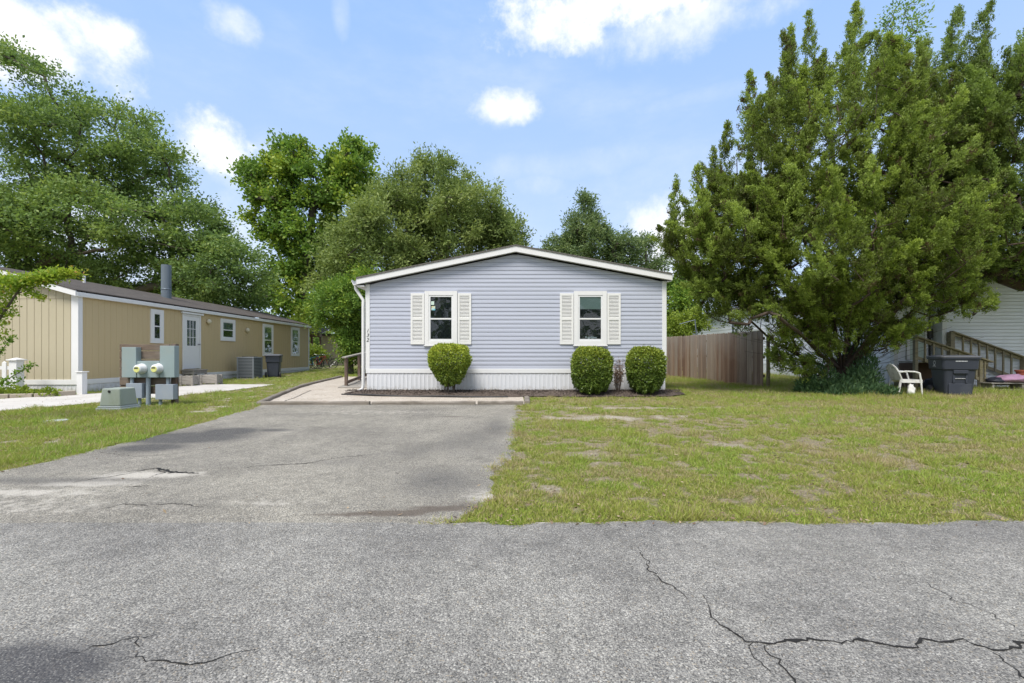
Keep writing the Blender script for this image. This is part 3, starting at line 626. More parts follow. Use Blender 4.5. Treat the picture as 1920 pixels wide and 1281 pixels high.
tree('backyard_tree', b, [[tuple(b), A_(1266, 600, 31), A_(1268, 560, 31)]], [E(1270, 560, 36, 36, 31, 34, 2), E(1300, 545, 30, 30, 32, 16, 2)],
     'gum', 'green tree standing behind the wooden fence at the blue house corner', GT, n_per=190, rad=.7, L=.2, W=.12, r0=.16, rt=.016, lat=.12)
b = Vector((10.2, 27, .25))
tree('backyard_shrub', b, [[tuple(b), A_(1280, 640, 27)]], [E(1276, 615, 30, 22, 27, 26, 1.4), E(1300, 600, 20, 18, 27, 10, 1.0)],
     'ylw', 'yellow green shrub showing over the top of the wooden fence', None, n_per=190, rad=.45, L=.14, W=.08, r0=.06, rt=.01, lat=.08, cat='shrub')
b = Vector((-14.2, 34, .3))
tree('backyard_shrub', b, [[tuple(b), A_(592, 665, 34)]], [E(590, 662, 14, 12, 34, 12, 1.0), E(575, 600, 26, 26, 36, 14, 2)],
     'ylw', 'bright yellow green shrub behind the bicycles at the far end of the tan home', None, n_per=160, rad=.6, L=.2, W=.12, r0=.06, rt=.01, lat=.1, cat='shrub')
b = Vector((16.2, 19.5, .17))
tree('tall_slender_tree', b, [[tuple(b), A_(1675, 300, 19.5), A_(1680, 120, 19.5), A_(1700, 10, 19.5)]], [E(1690, 50, 26, 44, 19.5, 34, .8), E(1670, 100, 22, 22, 19.5, 12, .6), E(1715, 40, 12, 30, 19.5, 8, .5)],
     'gum', 'thin wispy treetop poking out above the big cedar', GT, n_per=26, rad=.5, L=.13, W=.06, r0=.05, rt=.004, lat=.07, jit=.03)
# distant woodland closing the horizon; unseen row behind camera added for window reflections
P = []; 
for i in range(620):
    x = rs.uniform(-120, 120); y = (75 + rs.rand() * 18) if i < 420 else -(26 + rs.rand() * 8); x = x if i < 420 else x * .6; h = 5 + 5 * float(vnoise(x, 0, 14, 4)) + (3 if i >= 420 else 0); P.append((x, y, rs.rand() * h + .5))
C = np.array(P); V, t = clump_leaves(C, np.array([0, 90, 0]), 110, 2.6, .9, .6, lat=.6); o = leafmesh('distant_woodland', V, t, M['oak']); tag(o, 'low line of distant trees along the horizon, with an unseen row added behind the viewer', 'woodland', kind='stuff')

# ------------------------------------------------------------------ red cedars
def fan(b, n, zlo, zhi, seed):
    q = random.Random(seed); out = []
    for i in range(n):
        a = q.uniform(2.3, 4.6) if q.random() < .7 else q.uniform(-.9, .9); L_ = q.uniform(1.5, 3.4); z = q.uniform(zlo, zhi); r_ = .12; x, y = b[0] + r_ * math.cos(a), b[1] + r_ * math.sin(a)
        out.append([(b[0], b[1], .25 + q.random() * .5), (b[0] + L_ * .35 * math.cos(a), b[1] + L_ * .3 * math.sin(a), .5 + z * .45), (b[0] + L_ * .7 * math.cos(a), b[1] + L_ * .6 * math.sin(a), .6 + z * .8), (b[0] + L_ * math.cos(a), b[1] + L_ * .9 * math.sin(a), .5 + z * 1.1)])
    return out
rs.seed(41)
def cedar(name, base, paths, PL, mat, label, r0=.3, rt=.013, spray_n=40, dens=1.0):
    """PL: list of plumes (base point, tip point, radius). plume > sprays > scale leaves"""
    e = empty(name, base, label, 'tree', 'red cedars on the right')
    A = np.array([p[0] for p in PL]); T = np.array([p[1] for p in PL]); Rr = np.array([p[2] for p in PL]); Ln = np.linalg.norm(T - A, axis=1)
    bg_ = Ln > 1.6; bp = np.vstack([A + (T - A) * .15, A[::2] * .45 + T[::2] * .55, A[bg_] * .6 + T[bg_] * .4, A[bg_] * .45 + T[bg_] * .55]); nodes, par, cnt = skeleton(paths, bp, .4, .06, -.05); branchmesh('trunk', nodes, par, cnt, r0, rt, M['cbark'], e)
    ns = np.maximum(10, (Ln * (10 + 120 * Rr) * dens)).astype(int); pi = np.repeat(np.arange(len(PL)), ns); k = len(pi)
    t = rs.rand(k) ** 1.0; ax = unit((T - A)[pi]); rnd = rs.normal(size=(k, 3)); rad = unit(rnd - ax * (rnd * ax).sum(1, keepdims=True))
    lump = (.55 + .6 * rs.rand(k)) * (.45 + 1.15 * vnoise(pi * 7.3 + rad[:, 0] * .8, t * Ln[pi] + rad[:, 1] * .4, .42, 5)); r = Rr[pi] * 1.12 * ((1 - t) ** .8 + .05) * np.sqrt(.12 + .88 * rs.rand(k)) * lump
    bend = rs.normal(size=(len(PL), 3))[pi] * (.10 * Ln[pi] * np.sin(t * 2.6))[:, None]
    S = A[pi] + (T - A)[pi] * t[:, None] + rad * r[:, None] * .78 + bend
    sd_ = unit(ax * (.75 + .5 * t[:, None]) + rad * .75 * (1.1 - t[:, None]) + np.array([0, 0, .3]) + rs.normal(size=(k, 3)) * .32); sl_ = (.15 + .20 * rs.rand(k) ** 1.5) * (1 - .4 * t)
    ci = np.repeat(np.arange(k), spray_n); u = rs.rand(len(ci)) ** .75; n = len(ci)
    P = S[ci] + sd_[ci] * (sl_[ci] * u)[:, None] + rs.normal(size=(n, 3)) * (.042 * (1.1 - .75 * u))[:, None]
    V = leaves(P, unit(sd_[ci] + rs.normal(size=(n, 3)) * .45), .055 * (.7 + .6 * rs.rand(n)), .024 * (.7 + .6 * rs.rand(n)))
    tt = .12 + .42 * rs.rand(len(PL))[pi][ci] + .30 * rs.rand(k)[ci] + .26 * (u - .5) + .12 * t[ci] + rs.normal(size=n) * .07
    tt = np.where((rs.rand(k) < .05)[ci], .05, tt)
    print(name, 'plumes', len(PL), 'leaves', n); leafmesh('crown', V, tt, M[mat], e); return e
def SP(px, py, Y, Rr, ln, lean=0): t_ = at(px, py, Y); PL.append(((t_.x - lean, t_.y + .1, t_.z - ln * .8), (t_.x, t_.y, t_.z), Rr * .72))
PL = []
for a in [(1406, 150, 12.6, .62, 2.6, -.1), (1456, 75, 13, .62, 3.4, 0), (1513, 12, 13.2, .75, 4.2, .05), (1556, 105, 12.5, .6, 3, 0), (1587, 45, 13.6, .62, 3.6, .1), (1630, 85, 13.2, .6, 3, .2), (1668, 100, 12.6, .6, 3, .25),
          (1742, 55, 13.4, .7, 3.6, .35), (1706, 120, 12.6, .6, 3, .25), (1346, 285, 12.4, .5, 1.8, -.2), (1312, 320, 12.3, .5, 2.0, -.2), (1278, 340, 12.8, .5, 2.4, -.1), (1380, 225, 12.6, .6, 3, -.1), (1430, 190, 12, .6, 3, 0),
          (1490, 180, 11.9, .65, 3, 0), (1540, 230, 11.6, .7, 3, 0), (1620, 210, 11.7, .7, 3, .1), (1690, 230, 11.8, .7, 3, .2), (1770, 160, 12.4, .65, 3, .3), (1270, 400, 12.4, .45, 1.6, 0),
          (1330, 370, 11.6, .6, 2.2, 0), (1400, 330, 11.4, .7, 2.4, 0), (1470, 330, 11.1, .7, 2.6, 0), (1560, 340, 10.9, .7, 2.6, 0), (1650, 330, 11.0, .7, 2.6, .1), (1740, 340, 11.2, .7, 2.4, .2), (1810, 300, 11.9, .6, 2.6, .3),
          (1480, 60, 14.6, .7, 4, 0), (1600, 20, 15.4, .8, 4.5, 0), (1420, 160, 14.4, .6, 3, 0), (1700, 80, 15, .8, 4, .2)]: SP(*a)
lo_x = [4, 4.5, 5.2, 6.0, 7.0, 8.0, 9.4, 10.6, 11.2, 12.0, 12.6, 13.2, 15]; lo_z = [3.2, 2.7, 2.45, 2.15, 1.9, 1.65, 1.5, 1.5, 1.9, 2.1, 2.6, 3.0, 3.3]
hi_x = [4.2, 4.6, 5.4, 6.2, 7.2, 8.2, 9.4, 10.6, 12, 13.4]; hi_z = [4.7, 5.4, 6.3, 8.0, 9.3, 9.8, 9.7, 9.6, 9.3, 9.0]
def body_plumes(n, cen, xr, yr, zr, lo, hi, hub, Ln=(.7, 1.25), Rr=(.16, .29)):
    out = []
    while len(out) < n:
        d = unit(rs.normal(size=3)); q = (.55 + .45 * rs.rand() ** .6); p = np.array(cen) + d * q * np.array([xr, yr, zr])
        if not (lo(p[0]) < p[2] < hi(p[0])): continue
        o = unit((p - np.array(hub)) * np.array([1, 1, .35])); ax = unit(o * .75 + np.array([0, 0, .6]) + rs.normal(size=3) * .36); L_ = rs.uniform(*Ln)
        out.append((tuple(p - ax * L_ * .6), tuple(p + ax * L_ * .4), rs.uniform(*Rr)))
    return out
lo1 = lambda x: np.interp(x, lo_x, lo_z) + .25; hi1 = lambda x: np.interp(x, hi_x, hi_z)
PL += body_plumes(200, (8.6, 12.4, 4.2), 4.1, 2.3, 2.0, lo1, hi1, (9.4, 13, 1.5)) + body_plumes(240, (9.6, 12.8, 6.3), 3.9, 2.2, 3.1, lo1, hi1, (9.4, 13, 2.5)) + body_plumes(80, (5.9, 12.4, 4.4), 1.7, 1.2, 1.7, lo1, hi1, (9.4, 13, 2.0)) + body_plumes(34, (9.4, 11.9, 2.8), 2.2, .9, 1.1, lo1, hi1, (9.4, 13, 1.0), (.5, .9)) + body_plumes(30, (11.6, 12.3, 3.6), 1.3, 1.1, 1.4, lo1, hi1, (9.4, 13, 1.5), (.5, 1.0))
lo1b = lambda x: np.interp(x, [4, 4.6, 5.6, 6.6, 7.6, 8.4, 9.4, 10.4, 11.2, 12.4], [2.9, 2.45, 2.1, 1.7, 1.25, .95, 1.1, 1.3, 1.7, 2.2])
PL += body_plumes(70, (7.4, 12.3, 2.5), 2.9, .9, .9, lo1b, hi1, (9.4, 13, 1.5), (.35, .75), (.10, .2)) + body_plumes(44, (9.3, 12.2, 2.0), 1.6, .7, .9, lo1b, hi1, (9.4, 13, .8), (.4, .8), (.12, .22)) + body_plumes(36, (8.0, 12.6, 1.3), .8, .4, .75, lambda x: .35, hi1, (9.4, 13, .3), (.3, .6), (.08, .15)) + body_plumes(14, (12.1, 12.2, 2.6), .7, .4, .5, lambda x: 2.2, hi1, (9.4, 13, 1.5), (.4, .7), (.15, .24))
cb = Vector((9.55, 13.1, .1))
def cp(*p): return [tuple(cb)] + [tuple(q) for q in p]
cedar('red_cedar', cb, [[tuple(cb), (9.5, 13.1, .7)], [(9.5, 13.1, .7), (8.9, 12.9, 1.3), (7.8, 12.6, 2.1), (6.4, 12.4, 3.2)], [(9.5, 13.1, .7), (9.2, 13, 1.9), (8.5, 12.9, 3.6), (7.9, 12.9, 6.0)], [(9.5, 13.1, .7), (9.75, 13.1, 2.2), (9.6, 13.2, 4.5), (9.2, 13.2, 8.0)],
      [(9.5, 13.1, .7), (10.1, 13, 2.1), (10.9, 12.9, 4), (11.4, 13, 6.5)], [(9.5, 13.1, .7), (8.6, 13.2, 1.0), (7.4, 13.0, 1.6), (6.5, 12.9, 2.4)], [(9.5, 13.1, .7), (10.3, 12.9, 1.5), (11.4, 12.6, 2.7)], [(9.5, 13.1, .7), (9.3, 12.6, 1.8), (8.7, 12, 3.0)], [(9.5, 13.1, .7), (8.5, 12.9, 1.7), (7.2, 12.6, 3.0)]] + fan((9.5, 13.1), 40, .7, 3.0, 5),
      PL, 'cedar', 'large many-spired red cedar with fanning stems, growing between fence and white house', r0=.10, rt=.0055)
rs.seed(77)
PL = []
for a in [(1775, 90, 13.4, .7, 3.4, .2), (1790, 190, 13, .8, 3.4, .1), (1850, 120, 13.6, .8, 3.4, .1), (1805, 25, 13, .7, 3.6, .3), (1872, 12, 12.6, .7, 3.6, .35), (1840, 75, 12.4, .65, 3, .3), (1925, 75, 12.6, .7, 3.4, .2), (1965, 20, 13, .8, 3.6, .2), (2020, 60, 13, .8, 3.6, .1), (1860, 180, 11.9, .7, 3, .2), (1910, 200, 11.8, .8, 3, .2), (2080, 60, 13, .8, 3.6, 0), (1950, 220, 11.7, .8, 3, 0), (1830, 230, 12.4, .7, 3, .3), (1990, 180, 12, .8, 3, 0)]: SP(*a)
lo2 = lambda x: np.interp(x, [10, 12.2, 13, 14.5, 18], [3.7, 3.45, 3.5, 3.35, 3.0]) + .2; hi2 = lambda x: 9.4
PL += body_plumes(60, (12.6, 13.2, 7.6), 1.3, .9, 2.6, lo2, hi2, (14, 13, 3)) + body_plumes(230, (14.0, 12.6, 6.5), 2.7, 1.9, 3.2, lo2, hi2, (16, 13, 3)) + body_plumes(60, (14.0, 12.5, 4.4), 2.4, 1.6, 1.0, lo2, hi2, (16, 13, 3)) + body_plumes(30, (17, 12.6, 6), 2, 1.8, 3, lo2, hi2, (16, 13, 3))
cedar('red_cedar', (16.6, 12.3, .1), [[(16.6, 12.3, .1), (16.5, 12.3, 2.5), (16.2, 12.4, 6)], [(16.5, 12.3, 2.5), (15, 12.5, 4.2), (13.6, 12.6, 5.2)], [(16.5, 12.3, 2.5), (15.2, 12.5, 5), (14.4, 12.7, 8)]], PL, 'cedar2', 'darker red cedar at the right edge whose boughs overhang the white siding wall', r0=.26, spray_n=34)

rs.seed(5)
# ------------------------------------------------------------------ shrubs
def hedge(name, cx, cy, z0, z1, rx, ry, mat, label, n=15000, sq=2.6, stemh=.2, tb=0, group='clipped round shrubs along the blue house', taper=0):
    e = empty(name, (cx, cy, z0 - .02), label, 'shrub', group)
    d = unit(rs.normal(size=(n, 3))); sh_k = (rs.rand(n) < .012) * .09; p = sq; s = (np.abs(d) ** p).sum(1) ** (-1 / p); d = d * s[:, None]
    u = 1 - .28 * rs.rand(n) ** 1.6 + sh_k * rs.rand(n); lump = 1 + .16 * (fbm(d[:, 0] * 2 + 5, d[:, 2] * 2 + d[:, 1], .5, 3, 3) - .5) * 2
    zc = (z0 + stemh + z1) / 2; rz = (z1 - z0 - stemh) / 2; k = (u * lump)[:, None]; tp = 1 - taper * np.clip(-d[:, 2:3], -.2, 1) 
    Pp = np.array([cx, cy, zc]) + d * k * np.array([rx, ry, rz]) * np.concatenate([tp, tp, tp * 0 + 1], 1)
    V = leaves(Pp, unit(d + rs.normal(size=(n, 3)) * .8), .04 + .025 * rs.rand(n), .025 + .012 * rs.rand(n), nb=d * .9)
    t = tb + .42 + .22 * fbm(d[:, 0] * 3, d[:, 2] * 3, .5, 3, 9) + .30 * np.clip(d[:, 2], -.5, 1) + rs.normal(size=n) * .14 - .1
    m2 = MB(); rr = random.Random(int(cx * 100))
    for i in range(9):
        a = rr.random() * 6.28; q = rr.random() ** .5; m2.tube([(cx + .13 * math.cos(a), cy + .10 * math.sin(a), z0 - .03), (cx + .2 * q * math.cos(a), cy + .16 * q * math.sin(a), z0 + .2), (cx + rx * .7 * q * math.cos(a), cy + ry * .7 * q * math.sin(a), zc + rz * .5)], [.016, .013, .006], 5)
    m2.build('stem', M['bark'], e); leafmesh('foliage', V, t, M[mat], e); return e
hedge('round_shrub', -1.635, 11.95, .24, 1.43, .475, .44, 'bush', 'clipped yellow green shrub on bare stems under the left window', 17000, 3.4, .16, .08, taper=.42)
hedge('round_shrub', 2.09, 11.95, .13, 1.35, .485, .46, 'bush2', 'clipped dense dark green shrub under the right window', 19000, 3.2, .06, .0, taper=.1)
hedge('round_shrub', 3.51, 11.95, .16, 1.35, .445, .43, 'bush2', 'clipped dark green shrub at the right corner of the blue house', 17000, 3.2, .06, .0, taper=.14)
e = empty('dead_shrub', (2.83, 12.15, .16), 'withered brown shrub between the two dark green shrubs', 'shrub'); m2 = MB(); rr = random.Random(4); pts = []
for i in range(34):
    a = rr.random() * 6.28; q = rr.random(); h = .35 + .55 * rr.random(); tip = Vector((2.83 + .17 * q * math.cos(a) * 1.1, 12.15 + .15 * q * math.sin(a), .16 + h)); mid = Vector((2.83 + .08 * math.cos(a), 12.15 + .08 * math.sin(a), .16 + h * .4))
    m2.tube([(2.83 + .03 * math.cos(a), 12.15, .14), mid, tip], [.007, .005, .002], 4)
    for k in range(7): pts.append(mid.lerp(tip, .2 + .8 * rr.random()))
m2.build('stem', M['dead'] if 0 else M['cbark'], e); P = np.array(pts); P = np.repeat(P, 3, 0) + rs.normal(size=(len(P) * 3, 3)) * .03
leafmesh('foliage', leaves(P, unit(rs.normal(size=(len(P), 3)) - np.array([0, 0, .4])), .055, .022), rs.rand(len(P)), M['dead'], e)
# undergrowth at the foot of the cedar
def low_plant(name, blobs_, mat, label, n, L, W, cat='plant', up=.6, kind=None, group=None):
    P = []; N = []
    for (cx, cy, z, rx, ry, rz) in blobs_:
        d = unit(rs.normal(size=(n, 3))); d[:, 2] = np.abs(d[:, 2]); P.append(np.array([cx, cy, z]) + d * (rs.rand(n, 1) ** .5) * np.array([rx, ry, rz])); N.append(d)
    P = np.vstack(P); N = np.vstack(N); V = leaves(P, unit(N * .7 + rs.normal(size=P.shape) * .5 + np.array([0, 0, up])), L * (.6 + .8 * rs.rand(len(P))), W, nb=np.array([0, 0, .5]))
    return tag(leafmesh(name, V, .5 + rs.normal(size=len(P)) * .22, M[mat]), label, cat, group, kind)
low_plant('ivy_undergrowth', [(8.6, 12.5, .1, .4, .35, .85), (8.2, 12.6, .1, .3, .3, .5), (8.9, 12.3, .08, .5, .4, .5), (9.4, 12.3, .08, .5, .4, .8), (9.8, 12.6, .08, .4, .4, 1.2), (10.1, 13.1, .08, .35, .3, 1.7), (9.8, 13.2, .3, .4, .4, 2.0), (8.9, 12.0, .08, .6, .3, .25), (9.6, 11.9, .05, .55, .3, .3)], 'ivy', 'dark glossy ivy and saplings crowding the foot of the cedar', 1000, .13, .035)

# ------------------------------------------------------------------ grass
def grass_points(nmax, f, ymin, ymax, xmin, xmax, dens0):
    out = []
    ys = np.arange(ymin, ymax, .5)
    for y in ys:
        x0 = max(xmin, -1.2 * (y + .5) - 1.2); x1 = min(xmax, 1.2 * (y + .5) + 1.2)
        if x1 <= x0: continue
        d = dens0 * min(1, (4.2 / y) ** 1.5); n = int(d * (x1 - x0) * .5); X = rs.uniform(x0, x1, n); Y = rs.uniform(y, y + .5, n); k = f(X, Y); out.append(np.stack([X, Y], 1)[k])
    return np.vstack(out)
def lawn_ok(X, Y):
    j = .07 * (vnoise(X, Y, .12, 77) - .5) * 2; inn = np.ones_like(X, bool)
    inn &= Y > edge_road(X) + j * .9 - .02
    dl = interp(DR_L, Y) - .02 + j; dr = interp(DR_R, Y) + .0 + j * 1.3
    inn &= ~((X > dl) & (X < dr) & (Y < 9.95))
    inn &= ~((Y > 9.8) & (Y < 12.7) & (X > interp(TIMB, Y) - .05) & (X < .34 + j))
    inn &= ~((Y > 11.45 + j) & (Y < 13) & (X > -5) & (X < 4.65 + j))
    inn &= ~((Y >= 12.6) & (X > interp(TIMB, Y) - .05) & (X < -3.9) & (Y < 20.5)); inn &= ~((Y >= 12.5) & (X > -4.1) & (X < 4.3))
    inn &= ~((X > interp(CONC_L, Y) - j) & (X < interp(CONC_R, Y) + j) & (Y < 16.2)); inn &= ~((X < -12.15) & (Y > 12.6)); inn &= ~((X > 12.3) & (Y > 14.2))
    inn &= ~((X < -12.0) & (Y > interp([(11.0, -12), (11.2, -12.5), (10, -15), (10, -30)][::-1] if 0 else [(11.0, 0), (11.0, 1)], Y)))
    g = green_d(X, Y); inn &= rs.rand(len(X)) < (.06 + .94 * g ** 1.1); return inn
GP = grass_points(0, lawn_ok, 3.0, 32, -22, 18, 13000)
tx = rs.uniform(-.6, 9, 260); tc = np.stack([tx, edge_road(tx) - .01 - .05 * rs.rand(260) ** 2], 1); ty = rs.uniform(3.3, 9.8, 150); tc = np.vstack([tc, np.stack([interp(DR_R, ty) - .02 - .07 * rs.rand(150) ** 2, ty], 1), np.stack([interp(DR_L, ty) + .02 + .07 * rs.rand(150) ** 2, ty], 1)])
tc = np.repeat(tc, 26, 0); GP = np.vstack([GP, tc + rs.normal(size=tc.shape) * .022])
X, Y = GP[:, 0], GP[:, 1]; n = len(X); print('grass blades', n)
far = np.clip((Y / 4.5), 1, 8) ** .55; g = green_d(X, Y); tall = 1 + 1.1 * smoothstep(fbm(X, Y, .5, 3, 55), .5, .72) + .45 * smoothstep(X, 3, 7) + .9 * smoothstep(Y, 10.5, 12.2) * (X > 8.5)
D = unit(np.stack([rs.normal(size=n) * .55, rs.normal(size=n) * .55, .35 + .75 * rs.rand(n)], 1))
Lb = (.014 + .034 * rs.rand(n) ** 1.3) * (.55 + .7 * g) * tall * far ** .5; Wb = (.0026 + .0030 * rs.rand(n)) * far ** .9
V = leaves(np.stack([X, Y, gz(Y) - .004], 1), D, Lb, Wb)
t = .24 + .34 * smoothstep(fbm(X, Y, .5, 4, 31), .3, .7) + .34 * fbm(X, Y, .12, 3, 37) * (.5 + .55 * g) + rs.normal(size=n) * .17 + .12 * (X < -4) + .10 * smoothstep(Y, 10.5, 12.5) * (X > 8); dead = smoothstep(fbm(X, Y, .4, 5, 123), .46, .64) * .62 * (Y > 3.5) * (1 - .5 * (X < -4))
t = np.where(rs.rand(n) < .36 - .24 * g + dead, rs.rand(n) * .24, t)
o = leafmesh('grass', V, t, M['grass'], origin=(0, 0, 0)); tag(o, 'patchy short grass of both front lawns, thin over sandy spots', 'grass', kind='stuff')
M['litter'] = leafmat('fallen_leaf', [(0, (.05, .035, .025)), (.5, (.17, .11, .07)), (1, (.36, .28, .18))], 0)
n = 5200; Y = 3.05 + 12 * rs.rand(n) ** 1.3; X = rs.uniform(-1, 1, n) * (1.2 * Y + 1); w_ = rs.rand(n); onr = (X > interp(DR_L, Y) + .1) & (X < interp(DR_R, Y) - .1) & (Y < 9.8)
k_ = ~onr | (w_ < .05); k_ &= (Y < 12.4); X, Y = X[k_], Y[k_]; n = len(X)
tag(leafmesh('leaf_litter', leaves(np.stack([X, Y, gz(Y) + .022 + .012 * rs.rand(n)], 1), unit(np.stack([rs.normal(size=n), rs.normal(size=n), rs.normal(size=n) * .2], 1)), .018 + .03 * rs.rand(n), .008 + .01 * rs.rand(n), nb=np.array([0, 0, 1.5])), rs.rand(n), M['litter'], origin=(0, 0, 0)), 'dead brown leaves scattered over lawn, pad and driveway edges', 'fallen leaves', kind='stuff')

# ------------------------------------------------------------------ wall builders
def lap_siding(name, parent, mat, axis, p, a0, a1, z0, ztop, pitch=.1145, depth=.02, face=-1, amin=None):
    """clapboards: axis 'x' = wall along X at Y=p facing -Y; axis 'y' = wall along Y at X=p facing 'face' X"""
    mb = MB(); zmax = max(ztop(a) for a in np.linspace(a0, a1, 60)); z = z0
    aa = np.linspace(a0, a1, 400); zt = np.array([ztop(a) for a in aa])
    def span(zz):
        ok = aa[zt >= zz - 1e-6]; return (ok[0], ok[-1]) if len(ok) else None
    while z < zmax - .01:
        zb, zt_ = z, min(z + pitch, zmax - .002); s0, s1 = span(zb), span(zt_)
        if s0 is None: break
        if s1 is None: s1 = s0
        def pt(a, d, zz): return (a, p - d, zz) if axis == 'x' else (p + face * d, a, zz)
        prof = [(depth * .35, zb), (depth, zb + .004), (depth, zb + pitch * .5), (depth * .62, zb + pitch * .55), (depth * .62, zt_ - .012), (.001, zt_)]
        prof = [(d, min(zz, zt_)) for d, zz in prof]
        vs = []
        for d, zz in prof:
            u = (zz - zb) / max(1e-6, zt_ - zb); vs += [pt(s0[0] + (s1[0] - s0[0]) * u, d, zz), pt(s0[1] + (s1[1] - s0[1]) * u, d, zz)]
        fs = [(2 * i, 2 * i + 1, 2 * i + 3, 2 * i + 2) for i in range(len(prof) - 1)]; mb.add(vs, fs); z += pitch
    return mb.build(name, mat, parent)
def rib_wall(name, parent, mat, axis, p, a0, a1, z0, ztop, pitch=.2, gw=.012, gd=.008, face=-1, ribs=False):
    """vertical board panels with narrow grooves"""
    mb = MB(); n = max(1, int(round((a1 - a0) / pitch))); w = (a1 - a0) / n
    def pt(a, d, zz): return (a, p - d, zz) if axis == 'x' else (p + face * d, a, zz)
    for i in range(n):
        s = a0 + i * w; pr = [(s, 0), (s + gw, 0), (s + gw * 1.3, gd), (s + w - gw * .3, gd), (s + w, 0)] if not ribs else [(s, 0), (s + w * .3, 0), (s + w * .38, gd), (s + w * .5, gd), (s + w * .58, 0), (s + w * .66, 0), (s + w * .7, gd * .5), (s + w * .78, gd * .5), (s + w * .82, 0), (s + w, 0)]
        vs = []
        for a, d in pr: vs += [pt(a, d, z0), pt(a, d, ztop(a))]
        mb.add(vs, [(2 * k, 2 * k + 2, 2 * k + 3, 2 * k + 1) for k in range(len(pr) - 1)])
    return mb.build(name, mat, parent)
def window(parent, axis, p, a0, a1, z0, z1, face=-1, tw=.09, cur=None, meet=None, proud=.04, sash=.03, label=None, curfrac=.3, blind=None):
    """double-hung window: trim > sash, pane, curtain, backing. d grows outwards from the wall"""
    def bx(mb, u0, u1, v0, v1, d0, d1):
        if axis == 'x': mb.box(u0, p - d1, v0, u1, p - d0, v1)
        else: mb.box(p + face * d0, u0, v0, p + face * d1, u1, v1)
    m = MB(); bx(m, a0, a0 + tw, z0, z1, -.01, proud); bx(m, a1 - tw, a1, z0, z1, -.01, proud); bx(m, a0 + tw, a1 - tw, z1 - tw, z1, -.01, proud); bx(m, a0 + tw, a1 - tw, z0, z0 + tw, -.01, proud)
    w = m.build('window', M['trim'], parent, bevel=.004)
    if label: w['label'] = label
    i0, i1, j0, j1 = a0 + tw, a1 - tw, z0 + tw, z1 - tw; mid = meet if meet else (j0 + j1) / 2
    s = MB(); bx(s, i0, i0 + sash, j0, j1, .0, proud - .012); bx(s, i1 - sash, i1, j0, j1, .0, proud - .012); bx(s, i0 + sash, i1 - sash, j1 - sash, j1, .0, proud - .012); bx(s, i0 + sash, i1 - sash, j0, j0 + sash * 1.2, .0, proud - .012); bx(s, i0 + sash, i1 - sash, mid - .02, mid + .02, .0, proud - .008)
    s.build('sash', M['white'], w, bevel=.003)
    bk = MB(); bx(bk, i0 + .005, i1 - .005, j0 + .005, j1 - .005, -.005, .014); bk.build('window_backing', M['glassback'], w)  # near-black sheet: the unlit room behind the glass is put into its colour
    if cur:
        c = MB(); nn = 26; top = j1 - sash; bot = top - (j1 - j0) * curfrac
        for k in range(nn):
            u = i0 + sash + (i1 - i0 - 2 * sash) * k / nn; u2 = i0 + sash + (i1 - i0 - 2 * sash) * (k + 1) / nn; bx(c, u, u2, bot + .008 * (k % 2), top, .0145, .017 + .002 * (k % 2))
        c.build('curtain', M[cur], w)
    g_ = MB()
    bx(g_, i0 + .002, i1 - .002, j0 + .002, j1 - .002, .0205, .0215); g_.build('pane', M['glass'], w)
    return w

# ------------------------------------------------------------------ blue house
HY = 12.6; XL, XR, RX = -4.02, 4.24, .1; ZB = .115
H = empty('mobile_home', (.1, HY, ZB), 'blue grey vinyl-sided mobile home with white trim and shutters at the end of the driveway', 'house', 'mobile homes')
EL, ER, RZ = 3.13, 3.22, 3.98      # wall-top heights at left corner, right corner and ridge
def zt(x): return EL + (RZ - EL) * (x - XL) / (RX - XL) if x < RX else RZ + (ER - RZ) * (x - RX) / (XR - RX)
lap_siding('siding', H, M['siding'], 'x', HY, XL, XR, .78, lambda x: zt(x) - .02, pitch=.1137)
BK = HY + 17
wm = MB(); wm.box(XL + .01, HY + .004, .12, XR - .01, BK, 3.0); wm.add([(XL + .01, HY + .004, 3.0), (XR - .01, HY + .004, 3.0), (XR - .01, HY + .004, ER - .03), (RX, HY + .004, RZ - .03), (XL + .01, HY + .004, EL - .03)], [(0, 1, 2, 3, 4)])
wm.build('wall', M['siding'], H)
lap_siding('siding', H, M['siding'], 'y', XL, HY, BK, .78, lambda y: EL - .02, pitch=.1137, face=-1); lap_siding('siding', H, M['siding'], 'y', XR, HY, BK, .78, lambda y: ER - .02, pitch=.1137, face=1)
for xs, d in ((XL, -1), (XR, 1)):
    m = MB(); z1 = (EL if d < 0 else ER) - .01
    m.box(xs + d * .03, HY - .03, .77, xs - d * .09, HY + .002, z1); m.box(xs + d * .03, HY + .002, .77, xs + d * .0, HY + .09, z1); m.build('corner_trim', M['white'], H, bevel=.004)
m = MB(); m.box(XL - .022, HY - .035, .665, XR + .022, HY - .001, .785); m.box(XL - .022, HY - .001, .665, XL - .002, BK, .785); m.box(XR + .002, HY - .001, .665, XR + .022, BK, .785); m.build('belly_band', M['white'], H, bevel=.006)
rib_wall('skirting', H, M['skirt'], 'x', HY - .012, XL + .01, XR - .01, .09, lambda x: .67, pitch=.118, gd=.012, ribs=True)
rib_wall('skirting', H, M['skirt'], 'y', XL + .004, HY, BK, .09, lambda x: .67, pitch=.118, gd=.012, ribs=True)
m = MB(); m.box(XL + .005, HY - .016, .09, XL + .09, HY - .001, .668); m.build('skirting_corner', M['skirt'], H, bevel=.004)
m = MB(); m.box(XR - .09, HY - .028, .09, XR - .005, HY - .001, .668); m.build('skirting_corner', M['skirt'], H, bevel=.004)
